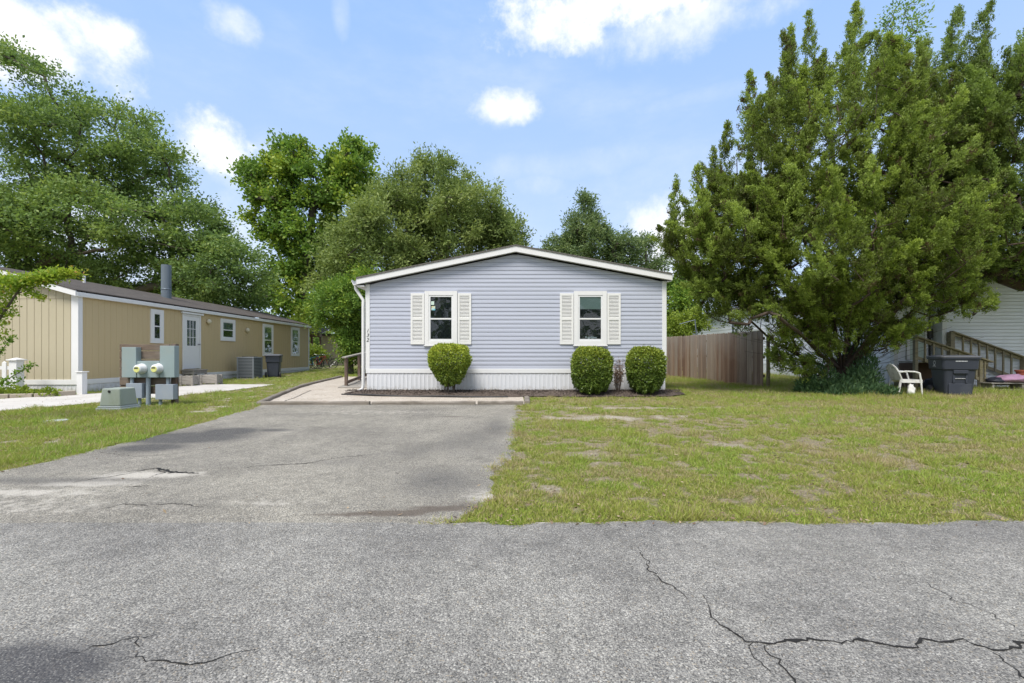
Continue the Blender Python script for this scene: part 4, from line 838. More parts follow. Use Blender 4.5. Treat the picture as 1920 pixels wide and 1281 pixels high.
# roof slabs (left, right) with overhangs and white rake boards
OV = .22; FY = HY - .20
xl, xr = XL - OV, XR + OV * .6
sl = (RZ - EL) / (RX - XL); sr = (RZ - ER) / (XR - RX)
zl, zr, zp = EL - sl * OV, ER - sr * OV * .6, RZ
T_ = .20
m = MB()
for (xa, za, xb, zb_) in ((xl, zl, RX, zp), (RX, zp, xr, zr)):
    m.add([(xa, FY - .02, za + T_), (xb, FY - .02, zb_ + T_), (xb, BK + .2, zb_ + T_), (xa, BK + .2, za + T_), (xa, FY - .02, za + T_ - .035), (xb, FY - .02, zb_ + T_ - .035), (xb, BK + .2, zb_ + T_ - .035), (xa, BK + .2, za + T_ - .035)], [(0, 1, 2, 3), (7, 6, 5, 4), (0, 4, 5, 1), (1, 5, 6, 2), (2, 6, 7, 3), (3, 7, 4, 0)])
m.build('roof', M['shingleg'], H)
for (xa, za, xb, zb_) in ((xl, zl, RX, zp), (RX, zp, xr, zr)):
    m = MB(); vs = []
    for y in (FY, FY + .03):
        vs += [(xa, y, za + .01), (xb, y, zb_ + .01), (xb, y, zb_ + T_ - .037), (xa, y, za + T_ - .037)]
    m.add(vs, [(0, 1, 2, 3), (7, 6, 5, 4), (0, 4, 5, 1), (1, 5, 6, 2), (2, 6, 7, 3), (3, 7, 4, 0)]); m.build('rake_board', M['trim'], H)
    s = MB(); vs = []
    for y in (FY + .032, HY - .001): vs += [(xa, y, za + .025), (xb, y, zb_ + .025), (xb, y, zb_ + .035), (xa, y, za + .035)]
    s.add(vs, [(0, 1, 2, 3), (7, 6, 5, 4), (0, 4, 5, 1), (1, 5, 6, 2), (2, 6, 7, 3), (3, 7, 4, 0)]); s.build('soffit', M['white'], H)
m = MB(); m.box(xr - .03, FY + .032, zr - .005, xr, BK, zr + T_ - .037); m.box(XR + .002, FY + .032, zr - .02, xr - .03, BK, zr - .008); m.build('eave_fascia', M['trim'], H)
m = MB(); m.box(xl + .002, FY + .032, zl - .04, XL - .02, BK, zl - .02); m.build('soffit', M['white'], H)
# gutter and downspout on the left eave
g = MB(); gx = xl - .13; prof = [(xl, zl + .12), (xl, zl + .0), (gx + .05, zl - .02), (gx, zl + .08), (gx, zl + .13), (gx + .012, zl + .13), (gx + .012, zl + .085), (gx + .055, zl - .008), (xl - .012, zl + .012), (xl - .012, zl + .12)]
g.loft([[(x, FY - .01, z) for x, z in prof], [(x, BK, z) for x, z in prof]]); g.build('gutter', M['trim'], H)
d = MB(); gy = HY - .05; d.tube([(gx + .06, gy, zl), (gx + .06, gy, zl - .09), (XL - .085, gy, zl - .40), (XL - .085, gy, zl - .6), (XL - .085, gy, .35), (XL - .10, gy, .24), (XL - .28, gy - .1, .13)], .042, 10)
d.build('downspout', M['trim'], H, smooth=True)
for i, c in enumerate('132'):
    text_mesh(c, .135, 'house_number', M['number'], H, (XL + .03, HY - .034, 1.795 - i * .128), shear=.25)
WZ0, WZ1 = 1.44, 2.93
for k, (wx0, wx1) in enumerate(((-2.41, -1.51), (1.71, 2.615))):
    w = window(H, 'x', HY - .012, wx0, wx1, WZ0, WZ1, tw=.115, sash=.045, proud=.05, cur=('curtain' if k else None), meet=2.165, curfrac=.27, label=('window with two stickers on its upper sash' if k == 0 else 'window with a pale green valance'))
    o_ = MB(); o_.box(wx0 - .02, HY - .075, WZ0 - .03, wx1 + .02, HY - .0125, WZ0 - .001); o_.build('sill', M['trim'], w, bevel=.003)
    for (s0, s1) in ((wx0 - .385, wx0 - .012), (wx1 + .012, wx1 + .385)):
        m = MB(); z0, z1 = 1.46, 2.87; y0, y1 = HY - .05, HY - .0125; b_ = .055
        m.box(s0, y0, z0, s0 + b_, y1, z1); m.box(s1 - b_, y0, z0, s1, y1, z1); m.box(s0 + b_, y0, z0, s1 - b_, y1, z0 + .09); m.box(s0 + b_, y0, z1 - .07, s1 - b_, y1, z1); m.box(s0 + b_, y0, 2.13, s1 - b_, y1, 2.20)
        sh = m.build('shutter', M['shutter'], H, bevel=.003); lv = MB(); lv.box(s0 + b_, HY - .020, z0 + .09, s1 - b_, HY - .0126, z1 - .07)
        z = z0 + .1
        while z < z1 - .09:
            if not (2.10 < z < 2.2): lv.add([(s0 + b_, HY - .046, z), (s1 - b_, HY - .046, z), (s1 - b_, HY - .021, z + .030), (s0 + b_, HY - .021, z + .030), (s0 + b_, HY - .040, z - .004), (s1 - b_, HY - .040, z - .004)], [(0, 1, 2, 3), (0, 4, 5, 1)])
            z += .038
        lv.build('louver', M['shutter'], sh)
    if k == 0:
        for (sx, sz, ww, hh, c) in ((-2.235, 2.60, .085, .10, (.5, .62, .55)), (-2.225, 2.46, .105, .115, (.12, .42, .6))):
            m = MB(); m.box(sx, HY - .0355, sz - hh / 2, sx + ww, HY - .0345, sz + hh / 2); t_ = NT('window_sticker'); col = t_.ramp(t_.noise(22, 2), [(.4, c), (.5, (.65, .7, .5)), (.62, (.55, .35, .12))]) if sz < 2.5 else c
            m.build('sticker', t_.fin(col, .5), w)
    else:
        m = MB(); rr = random.Random(3)
        for i in range(16): m.lathe([(.012, 0), (.028, .01), (.02, .035), (.006, .045)], (2.04 + rr.random() * .28, HY - .030, 1.60 + rr.random() * .05), 7)
        m.v = [(x, HY - .031 + (y - (HY - .030)) * .05, z) for x, y, z in m.v]; m.build('figurine', M['curtainw'], w)

# mulch bed with chips and edging
def bed_front(x): return np.interp(x, [-4.6, -3.5, -1.2, 0, .6, 2, 4.0, 4.7], [12.2, 11.75, 11.42, 11.5, 11.7, 11.62, 11.7, 12.3])
xs_ = np.linspace(-4.55, 4.68, 90); vs = []; nn = 9
for x in xs_:
    f0 = bed_front(x)
    for k in range(nn):
        y = f0 + (12.62 - f0) * k / (nn - 1); vs.append((x, y, float(gz(y)) + .02 + .085 * math.sin(min(1, k / 4) * 1.57) * (1 if -4.3 < x < 4.4 else .3) + .025 * (float(vnoise(x, y, .13, 3)) - .5)))
Q = [(i * nn + k, (i + 1) * nn + k, (i + 1) * nn + k + 1, i * nn + k + 1) for i in range(len(xs_) - 1) for k in range(nn - 1)]
o = mesh_from('mulch_bed', vs, faces=Q, mat=M['mulch'], smooth=True); o['kind'] = 'structure'
n = 9000; X = rs.uniform(-4.5, 4.6, n); f0 = bed_front(X); u = rs.rand(n); Y = f0 + .03 + (12.55 - f0) * u; Z = gz(Y) + .02 + .085 * np.sin(np.minimum(1, u * 2) * 1.57) + .008
V = leaves(np.stack([X, Y, Z], 1), unit(np.stack([rs.normal(size=n), rs.normal(size=n), .35 * rs.normal(size=n)], 1)), .03 + .04 * rs.rand(n), .012)
M['chip'] = leafmat('bark_chip', [(0, (.02, .016, .014)), (.5, (.075, .055, .045)), (.85, (.14, .115, .10)), (1, (.28, .22, .18))], 0)
tag(leafmesh('mulch_chips', V, rs.rand(n) ** 1.4, M['chip']), 'dark shredded bark mulch along the front of the blue house', 'mulch', kind='stuff')
e_ = MB(); e_.tube([(x, bed_front(x) - .02, float(gz(bed_front(x))) + .035 + .01 * math.sin(x * 3)) for x in np.linspace(-4.55, -.1, 40)], .022, 6); e_.build('bed_edging', M['black'], None, label='black plastic edging strip curving along the front of the mulch bed', cat='garden edging')

# landscape timbers
rr = random.Random(8)
def timber(a, b, label, r=.055, z=0.0):
    m = MB(); a = Vector((a[0], a[1], float(gz(a[1])) + r * .75 + z)); b = Vector((b[0], b[1], float(gz(b[1])) + r * .75 + z)); n = 8
    d_ = (b - a).normalized(); side = d_.cross(Vector((0, 0, 1))); rings = []
    for i in range(n + 1):
        p = a.lerp(b, i / n) + Vector((0, 0, rr.gauss(0, .006))) + side * rr.gauss(0, .008); ring = []
        for (u, v) in ((-1, -.75), (-1, .45), (-.62, .8), (.62, .8), (1, .45), (1, -.75)): ring.append(p + side * (u * r * 1.1) + Vector((0, 0, v * r)))
        rings.append(ring)
    m.loft(rings); return m.build('landscape_timber', M['timber'], None, bevel=.005, label=label, cat='timber edging', group='landscape timbers edging the sandy pad')
timber((-5.5, 9.88), (-3.1, 9.93), 'grey timber across the driveway end, leftmost of the row touching the asphalt')
timber((-3.05, 9.93), (-.8, 9.95), 'grey timber across the driveway end, middle one of the row')
timber((-.75, 9.95), (.25, 9.97), 'short grey timber across the driveway end, nearest to the lawn')
timber((.33, 9.98), (.36, 11.1), 'timber running from the driveway end towards the mulch bed')
tl = [(-5.53, 9.95), (-6.16, 12.1), (-6.74, 14.3), (-7.1, 16.2), (-7.35, 18.1), (-7.6, 20.2)]
for i, lb in enumerate(['nearest timber of the curved row left of the sandy pad', 'second nearest timber of the curved row left of the sandy pad', 'middle timber of the curved row left of the sandy pad', 'second farthest timber of the curved row left of the sandy pad', 'farthest timber of the curved row, near the ramp']):
    timber(tl[i], tl[i + 1], lb)

# ramp beside the blue house
rp = empty('wheelchair_ramp', (-4.7, 14.4, .12), 'brown wooden ramp with handrail climbing along the left side of the blue house', 'ramp')
slope = .085; RX0, RX1 = -5.32, -4.12
zr_ = lambda y: .17 + slope * (y - 14.4)
m = MB(); y = 14.3
while y < 21: m.add([(RX0 - .15, y, zr_(y)), (RX1, y, zr_(y)), (RX1, y + .13, zr_(y + .13)), (RX0 - .15, y + .13, zr_(y + .13)), (RX0 - .15, y, zr_(y) - .035), (RX1, y, zr_(y) - .035), (RX1, y + .13, zr_(y) - .03), (RX0 - .15, y + .13, zr_(y) - .03)], [(0, 1, 2, 3), (0, 4, 5, 1), (1, 5, 6, 2), (2, 6, 7, 3), (3, 7, 4, 0)]); y += .14
m.build('deck', M['graywood'], rp)
for y in (14.65, 15.9, 17.2, 18.5, 19.8):
    m = MB(); m.box(RX0 - .06, y - .045, .1, RX0 + .03, y + .045, zr_(y) + .88); m.build('post', M['wood'], rp, bevel=.004)
m = MB(); m.bar((RX0, 14.4, zr_(14.4) + .92), (RX0, 20, zr_(20) + .90), .14, .04); m.build('handrail', M['graywood'], rp, bevel=.004)
m = MB(); m.bar((RX0 + .05, 14.45, zr_(14.4) + .12), (RX0 + .05, 20, zr_(20) + .12), .04, .09); m.build('lower_rail', M['wood'], rp, bevel=.004)

# ------------------------------------------------------------------ tan home
TX, TY0, TY1 = -12.1, 12.7, 27.1; TW = 4.9
Tn = empty('mobile_home', (-14.55, TY0, .1), 'tan mobile home with white trim and dark shingles left of the driveway', 'house', 'mobile homes')
RTX = TX - TW / 2; sT = .27; ET = 2.84
ztg = lambda x: ET + sT * (TX - x) if x > RTX else ET + sT * (x - (TX - TW))
rib_wall('wall', Tn, M['tan2'], 'x', TY0, TX - TW, TX, .42, lambda x: min(2.735, ztg(x)), pitch=.2, gw=.016, gd=.01)
rib_wall('wall', Tn, M['tan2'], 'x', TY0 - .008, TX - TW, TX, 2.74, lambda x: max(2.741, ztg(x)), pitch=.2, gw=.016, gd=.01)
rib_wall('wall', Tn, M['tan'], 'y', TX, TY0, TY1, .42, lambda y: ET, pitch=.2, gw=.016, gd=.007, face=1)
m = MB(); m.box(TX - TW, TY0 + .012, .1, TX - .012, TY1, ET); m.build('frame', M['tan'], Tn)
m = MB(); m.add([(TX - TW, TY1, .42), (TX, TY1, .42), (TX, TY1, ET), (RTX, TY1, ET + sT * TW / 2), (TX - TW, TY1, ET)], [(0, 1, 2, 3, 4)]); m.build('wall', M['tan'], Tn)
rib_wall('skirting', Tn, M['skirt'], 'x', TY0 - .01, TX - TW, TX, .08, lambda x: .36, pitch=.12, gd=.01, ribs=True)
rib_wall('skirting', Tn, M['skirt'], 'y', TX + .01, TY0, TY1, .08, lambda x: .40, pitch=.12, gd=.01, face=1, ribs=True)
m = MB(); m.box(TX - TW, TY0 - .04, .34, TX + .03, TY0 - .012, .48); m.box(TX + .012, TY0 - .012, .34, TX + .035, TY1, .48); m.build('belly_band', M['trim'], Tn, bevel=.005)
m = MB(); m.box(TX - .17, TY0 - .035, .48, TX + .028, TY0 - .0105, ET + .04); m.box(TX + .0105, TY0 - .0105, .48, TX + .028, TY0 + .10, ET); m.build('corner_trim', M['trim'], Tn, bevel=.004)
m = MB(); m.box(TX + .0105, TY1 - .1, .48, TX + .028, TY1 + .02, ET); m.build('corner_trim', M['trim'], Tn, bevel=.004)
ex = .10; zE = ET - sT * ex + .13
m = MB()
for sgn in (1, -1):
    xe = RTX + sgn * (TW / 2 + ex); zr1 = ET + sT * TW / 2 + .15
    a_ = [(xe, TY0 - .2, zE + .03), (RTX, TY0 - .2, zr1 + .03), (RTX, TY1 + .1, zr1 + .03), (xe, TY1 + .1, zE + .03)]
    m.add(a_ + [(x, y, z - .03) for x, y, z in a_], [(0, 1, 2, 3), (7, 6, 5, 4), (0, 4, 5, 1), (1, 5, 6, 2), (2, 6, 7, 3), (3, 7, 4, 0)])
m.build('roof', M['shingle'], Tn)
for sgn in (1, -1):
    xe = RTX + sgn * (TW / 2 + ex); m = MB(); vs = []
    for y in (TY0 - .19, TY0 - .16): vs += [(xe, y, zE - .15), (RTX, y, zr1 - .15), (RTX, y, zr1 - .002), (xe, y, zE - .002)]
    m.add(vs, [(0, 1, 2, 3), (7, 6, 5, 4), (0, 4, 5, 1), (1, 5, 6, 2), (2, 6, 7, 3), (3, 7, 4, 0)]); m.build('rake_board', M['trim'], Tn)
    m = MB(); vs = []
    for y in (TY0 - .158, TY0 - .009): vs += [(xe, y, zE - .13), (RTX, y, zr1 - .13), (RTX, y, zr1 - .12), (xe, y, zE - .12)]
    m.add(vs, [(0, 1, 2, 3), (7, 6, 5, 4), (0, 4, 5, 1), (1, 5, 6, 2), (2, 6, 7, 3), (3, 7, 4, 0)]); m.build('soffit', M['trim'], Tn)
m = MB(); m.box(TX + .03, TY0 - .158, zE - .15, TX + ex + .02, TY1 + .1, zE - .03); m.build('eave_fascia', M['trim'], Tn, bevel=.01)
for (y0, y1, z0, z1, tw, cur, cf, lab) in ((15.2, 15.76, 1.57, 2.72, .13, None, .5, 'narrow window left of the door'), (18.86, 19.84, 1.77, 2.70, .13, 'curtain', .45, 'small square window right of the door'), (22.05, 23.0, 1.13, 2.70, .12, 'curtain', .5, 'tall window behind the condenser'), (24.87, 25.83, 1.12, 2.72, .12, 'curtain', .5, 'tall window nearest the far corner')):
    window(Tn, 'y', TX + .01, y0, y1, z0, z1, face=1, tw=tw, cur=cur, curfrac=cf, label=lab, sash=.035)
# door
m = MB(); m.box(TX + .0105, 16.67, .64, TX + .05, 16.73, 2.69); m.box(TX + .0105, 17.58, .64, TX + .05, 17.64, 2.69); m.box(TX + .0105, 16.73, 2.63, TX + .05, 17.58, 2.69); m.box(TX + .0105, 16.6, 2.70, TX + .09, 17.74, 2.77)
m.build('door_frame', M['trim'], Tn, bevel=.004)
m = MB(); D0, D1 = 16.735, 17.575; gy0, gy1, gz0, gz1 = 16.9, 17.38, 1.52, 2.47
m.box(TX + .0105, D0, .66, TX + .035, D1, gz0); m.box(TX + .0105, D0, gz1, TX + .035, D1, 2.625); m.box(TX + .0105, D0, gz0, TX + .035, gy0, gz1); m.box(TX + .0105, gy1, gz0, TX + .035, D1, gz1)
for k in (1, 2): m.box(TX + .026, gy0 + (gy1 - gy0) * k / 3 - .01, gz0, TX + .037, gy0 + (gy1 - gy0) * k / 3 + .01, gz1); m.box(TX + .0265, gy0, gz0 + (gz1 - gz0) * k / 3 - .01, TX + .0375, gy1, gz0 + (gz1 - gz0) * k / 3 + .01)
dr = m.build('door', M['trim'], Tn)
m = MB(); m.box(TX + .0112, gy0, gz0, TX + .016, gy1, gz1); m.build('curtain', M['curtainw'], dr)
m = MB(); m.box(TX + .021, gy0, gz0, TX + .022, gy1, gz1); m.build('pane', M['glass'], dr)
m = MB(); m.lathe([(.0, 0), (.03, 0), (.03, .01), (.012, .02), (.012, .045), (.03, .05), (.03, .075), (0, .08)], (TX + .035, 17.5, 1.58), 12, 'x'); m.build('knob', M['chrome'], dr, smooth=True)
for (y, z) in ((18.07, 2.50), (20.7, 2.31)):
    m = MB(); m.lathe([(.0, 0), (.06, 0), (.10, .03), (.10, .09), (.06, .13), (0, .14)], (TX + .01, y, z), 12, 'x'); m.build('porch_light', M['lamp'], Tn, smooth=True)
fl = MB(); fx, fy = -13.75, 18.1; fl.lathe([(.17, 3.1), (.17, 4.75), (.0, 4.75)], (fx, fy, 0), 18); fl.lathe([(.24, 3.16), (.24, 3.22), (.17, 3.34)], (fx, fy, 0), 18, cap=False); fl.lathe([(.175, 3.75), (.185, 3.78), (.175, 3.81)], (fx, fy, 0), 18, cap=False); fl.build('flue_pipe', M['steel'], Tn, smooth=False)
m = MB(); m.lathe([(.04, 3.2), (.04, 3.78), (0, 3.78)], (-14.1, 15.0, 0), 10); m.build('vent_pipe', M['trim'], Tn)

# entry steps
st = empty('entry_steps', (-11.7, 16.6, .15), 'weathered grey wooden steps below the white door of the tan home', 'steps')
def crate(mb, x0, y0, x1, y1, z0, z1, open_side=False):
    mb.box(x0 - .02, y0 - .02, z1 - .035, x1 + .02, y1 + .02, z1)
    for (a, b) in ((x0, y0), (x1 - .06, y0), (x0, y1 - .06), (x1 - .06, y1 - .06)): mb.box(a, b, z0, a + .06, b + .06, z1 - .036)
    mb.box(x0 + .06, y0 + .01, z1 - .16, x1 - .06, y0 + .03, z1 - .037); mb.box(x1 - .03, y0 + .06, z1 - .16, x1 - .01, y1 - .06, z1 - .037)
m = MB(); crate(m, -12.05, 16.62, -11.62, 17.35, .16, .63); m.build('landing', M['graywood'], st, bevel=.004)
m = MB(); crate(m, -11.58, 16.66, -11.25, 17.45, .16, .44); m.build('step', M['graywood'], st, bevel=.004)
def planter(x0, y0, x1, y1, lab):
    m = MB(); z0 = float(gz(y0)); h = .34
    m.box(x0, y0, z0 + .05, x1, y0 + .025, z0 + h); m.box(x0, y1 - .025, z0 + .05, x1, y1, z0 + h); m.box(x0, y0 + .026, z0 + .05, x0 + .025, y1 - .026, z0 + h); m.box(x1 - .025, y0 + .026, z0 + .05, x1, y1 - .026, z0 + h); m.box(x0 + .026, y0 + .026, z0 + .06, x1 - .026, y1 - .026, z0 + h - .08)
    for (a, b) in ((x0 - .02, y0 - .02), (x1 - .05, y0 - .02), (x0 - .02, y1 - .05), (x1 - .05, y1 - .05)): m.box(a, b, z0, a + .07, b + .07, z0 + h + .02)
    m.build('planter_box', M['graywood'], None, bevel=.004, label=lab, cat='planter', group='wooden planter boxes by the entry steps')
planter(-11.15, 15.3, -10.74, 15.62, 'grey wooden planter box left of the entry steps, nearer the viewer'); planter(-10.88, 15.9, -10.32, 16.2, 'grey wooden planter box right of the entry steps, lower and farther')

# condenser
ac = empty('air_conditioner', (-11.25, 19.55, .16), 'grey louvered air conditioning unit against the tan wall', 'air conditioner')
x0, x1, y0, y1, z0, z1 = -11.62, -10.9, 19.2, 19.9, .17, 1.09
m = MB(); m.box(x0 + .03, y0 + .03, z0 + .03, x1 - .03, y1 - .03, z1 - .03); m.build('coil', M['acdark'], ac)
m = MB()
for (a, b) in ((x0, y0), (x1 - .06, y0), (x0, y1 - .06), (x1 - .06, y1 - .06)): m.box(a, b, z0, a + .06, b + .06, z1 - .051)
m.box(x0 - .01, y0 - .01, z1 - .05, x1 + .01, y1 + .01, z1); m.box(x0 - .005, y0 - .005, z0, x1 + .005, y1 + .005, z0 + .03); m.build('cabinet', M['acgrey'], ac, bevel=.01)
m = MB(); z = z0 + .07
while z < z1 - .07:
    m.box(x0 + .061, y0 + .005, z, x1 - .061, y0 + .029, z + .034); m.box(x1 - .029, y0 + .061, z, x1 - .005, y1 - .061, z + .034); z += .062
m.build('louver', M['acgrey'], ac)
m = MB(); cx_, cy_ = (x0 + x1) / 2, (y0 + y1) / 2
for r_ in (.08, .15, .22, .29): m.torus((cx_, cy_, z1 + .02), r_, .006, 'z', 24, 4)
for k in range(8): a = k * math.pi / 4; m.bar((cx_, cy_, z1 + .018), (cx_ + .3 * math.cos(a), cy_ + .3 * math.sin(a), z1 + .01), .01, .01)
m.build('fan_grille', M['acdark'], ac)
m = MB(); m.box(x0 - .08, y0 - .08, .12, x1 + .08, y1 + .08, .169); m.build('base_slab', M['conc'], ac)

# ------------------------------------------------------------------ wheeled bins
def rrect(cx, cy, w, d, z, r=.07, n=4):
    out = []
    for (sx, sy, a0) in ((1, 1, 0), (-1, 1, 90), (-1, -1, 180), (1, -1, 270)):
        for k in range(n + 1):
            a = R(a0 + 90 * k / n); out.append((cx + sx * (w / 2 - r) + r * math.cos(a), cy + sy * (d / 2 - r) + r * math.sin(a), z))
    return out
def make_bin():
    e = empty('trash_bin')
    m = MB(); m.loft([rrect(0, 0, .48, .56, .03), rrect(0, 0, .50, .59, .10), rrect(0, 0, .575, .70, .66), rrect(0, 0, .575, .70, .68), rrect(0, 0, .635, .765, .71), rrect(0, 0, .66, .80, .96), rrect(0, 0, .70, .84, .965), rrect(0, 0, .70, .84, 1.0)]); m.build('body', M['bin'], e, smooth=False, bevel=.006)
    m = MB(); m.loft([rrect(0, 0, .71, .86, 1.003), rrect(0, 0, .72, .87, 1.02), rrect(0, .0, .70, .84, 1.045), rrect(0, 0, .50, .64, 1.075)]); m.build('lid', M['binlid'], e, bevel=.006)
    for s in (-1, 1):
        m = MB(); m.lathe([(.0, -.03), (.12, -.03), (.13, -.015), (.13, .015), (.12, .03), (0, .03)], (s * .31, .30, .13), 18, 'x'); m.build('wheel', M['black'], e)
    m = MB(); m.tube([(-.28, .40, .93), (-.28, .47, .99), (.28, .47, .99), (.28, .40, .93)], .016, 8); m.build('handle', M['bin'], e)
    # front pocket: moulded grab recess and lift bar on the side facing -Y
    m = MB(); m.box(-.13, -.385, .60, .13, -.33, .69); m.box(-.13, -.352, .36, -.09, -.30, .58); m.box(.09, -.352, .36, .13, -.30, .58); m.box(-.20, -.338, .0 + .06, .20, -.27, .34); m.build('pocket', M['bin'], e, bevel=.008)
    m = MB(); m.tube([(-.09, -.335, .47), (.09, -.335, .47)], .012, 6); m.build('lift_bar', M['chrome'], e)
    return e
bin1 = make_bin(); tag(bin1, 'dark slate wheeled bin in front of the wooden stairs by the white house', 'trash bin', 'wheeled trash bins')
bin2 = copy_tree(bin1); bin2['label'] = 'dark grey wheeled bin standing behind the air conditioner of the tan home'
bin2.location = (-10.72, 20.5, float(gz(20.5))); bin2.rotation_euler.z = R(200); bin2.scale = (.92, .92, .97)
# recycling emblem and number printed on the bin
m = MB(); m.torus((-.349 + .008, 0, .87), .048, .009, 'x', 20, 5); m.v = [(-.3325 + (x + .341) * .1 - .0, y, z) for x, y, z in m.v]; m.build('emblem', M['mark'], bin1)
m = MB()
for i in range(8): m.box(-.10 + i * .026, -.405, .905, -.10 + i * .026 + .017, -.396, .93)
m.build('number', M['mark'], bin1); m = MB()
for i in range(9): m.box(-.3395, -.07 + i * .016, .775, -.331, -.07 + i * .016 + .010, .785)
for i in range(5): m.box(-.3395, -.04 + i * .016, .797, -.331, -.04 + i * .016 + .010, .807)
m.build('lettering', M['mark'], bin1)
bin1.location = (11.62, 12.0, float(gz(12.0))); bin1.rotation_euler.z = R(-22); bin1.scale = (1.14, 1.08, 1.0)

# ------------------------------------------------------------------ meter pedestal
MY = 9.9
mt = empty('meter_pedestal', (-7.9, MY, .07), 'electric meter stand with two glass meters and grey boxes on a wooden board', 'utility meters')
bx0, bx1 = -8.52, -7.32
m = MB(); m.box(bx1 - .1, MY, .0, bx1, MY + .10, 1.405); m.build('post', M['wood'], mt, bevel=.005); m = MB(); m.box(bx0, MY, .0, bx0 + .1, MY + .10, 1.40); m.build('post', M['wood'], mt, bevel=.005)
for k, z in enumerate((.32, .51, .70, .89, 1.08, 1.27)):
    m = MB(); m.box(bx0 + .01, MY - .032, z, bx1 - .11, MY - .001, z + (.165 if k < 5 else .125)); m.build('plank', M['woodh'], mt, bevel=.004)
def B(px0, py0, px1, py1, d, mat, name, par=mt, yb=MY - .033):
    s = F / (yb - d); m = MB(); m.box((px0 - 960) / s, yb - d, CH + (HZ - py1) / s, (px1 - 960) / s, yb, CH + (HZ - py0) / s); return m.build(name, M[mat], par, bevel=.006)
B(228, 651, 255, 708, .14, 'greybox', 'breaker_panel'); B(299.5, 648.5, 327, 708, .14, 'greybox', 'breaker_panel')
B(256, 677, 299, 708, .12, 'greybox', 'meter_socket'); B(236, 719, 266, 747, .14, 'greybox2', 'junction_box'); B(291, 721, 324.5, 749.5, .14, 'greybox2', 'junction_box')
for (x, y) in ((266.5, 692.5), (296, 691.5)) if 0 else ((253.5, 692), (286, 691.5)):
    c = at(x, y, MY - .30); m = MB(); m.lathe([(.0, -.16), (.11, -.16), (.112, -.13), (.095, -.12), (.09, -.02), (.075, 0), (0, .0)], (c.x + .03, c.y + .0, c.z), 20, 'y')
    mtr = m.build('meter', M['curtainw'], mt, smooth=True)
    m = MB(); m.lathe([(.0, 0), (.062, 0), (.062, .004), (0, .004)], (c.x + .03, c.y - .001, c.z - .01), 18, 'y'); m.build('dial', M['ringyellow'], mtr)
    m = MB(); m.box(c.x - .02, c.y - .0085, c.z + .005, c.x + .06, c.y - .0055, c.z + .032); m.build('display', M['acdark'], mtr)
for (x, y0_, y1_, r_) in ((278.3, 708, 765, .044), (248, 706, 721, .035), (315, 706, 723, .032), (262, 745, 766, .032), (301, 748, 766, .032)):
    yy = MY - .1; a, b = at(x, y0_, yy), at(x, y1_, yy); m = MB(); m.tube([a, b], r_, 12); m.build('conduit', M['conduit'], mt, smooth=False)
# utility box
ub = empty('utility_box', (-7.93, 9.18, .055), 'weathered green grey utility box with tapered sides in front of the meters', 'utility box', rz=0)
def tb(cx, cy, w0, d0, w1, d1, z0, z1, a=R(-14)):
    o_ = []
    for (w, d, z) in ((w0, d0, z0), (w1, d1, z1)):
        r_ = []
        for (sx, sy) in ((-1, -1), (1, -1), (1, 1), (-1, 1)): x, y = sx * w / 2, sy * d / 2; r_.append((cx + x * math.cos(a) - y * math.sin(a), cy + x * math.sin(a) + y * math.cos(a), z))
        o_.append(r_)
    return o_
ux, uy = -7.93, 9.18
m = MB(); m.loft(tb(ux, uy, .50, .52, .49, .51, .04, .12, 0)); m.loft(tb(ux, uy, .45, .47, .45, .47, .121, .155, 0)); m.build('base', M['pedcap'], ub, bevel=.012)
m = MB(); m.loft(tb(ux, uy, .41, .43, .355, .375, .156, .50, 0)); m.build('cover', M['pedestal'], ub, bevel=.02)
m = MB(); m.lathe([(0, -.01), (.025, -.01), (.025, .012), (0, .012)], (ux - .02, uy - .195, .44), 8, 'y'); m.build('latch', M['black'], ub)
x_, y_ = G(104, 791); m = MB(); m.lathe([(.0, 0), (.16, 0), (.16, .022), (.145, .03), (0, .032)], (x_, y_, float(gz(y_))), 20); m.build('ground_cover', M['pedcap'], None, label='round pale plastic ground cover lying in the left lawn', cat='ground cover')

# ------------------------------------------------------------------ picket fence, pavers, plants at the tan gable
pf = empty('picket_fence', (-14.2, 12.1, .1), 'white vinyl picket fence in front of the tan gable wall', 'fence')
m = MB(); m.box(-13.27, 12.0, .08, -13.07, 12.2, 1.02); m.box(-13.31, 11.96, 1.02, -13.03, 12.24, 1.05); m.add([(-13.29, 11.98, 1.051), (-13.05, 11.98, 1.051), (-13.05, 12.22, 1.051), (-13.29, 12.22, 1.051), (-13.17, 12.1, 1.1)], [(0, 1, 4), (1, 2, 4), (2, 3, 4), (3, 0, 4)]); m.build('post', M['trim'], pf, bevel=.005)
for k in range(9): x = -13.52 - k * .22; m = MB(); m.box(x, 12.06, .12, x + .11, 12.08, .96); m.add([(x, 12.06, .961), (x + .11, 12.06, .961), (x + .11, 12.08, .961), (x, 12.08, .961), (x + .055, 12.07, 1.01)], [(0, 1, 4), (1, 2, 4), (2, 3, 4), (3, 0, 4)]); m.build('picket', M['trim'], pf)
for z in (.34, .78): m = MB(); m.box(-15.6, 12.081, z, -13.28, 12.12, z + .09); m.build('rail', M['trim'], pf)
m = MB(); m.box(-11.75, 12.28, .08, -11.60, 12.43, .70); m.box(-11.78, 12.25, .70, -11.57, 12.46, .725); m.build('fence_post', M['trim'], None, bevel=.005, label='short white vinyl post standing alone at the corner of the tan home', cat='post')
br = [(-14.6, 11.05), (-14.1, 11.12), (-13.6, 11.2), (-13.1, 11.32), (-12.62, 11.46), (-12.2, 11.62), (-11.85, 11.85), (-11.65, 12.15)]
ords = ['leftmost', 'second', 'third', 'fourth', 'fifth', 'sixth', 'last and rightmost']
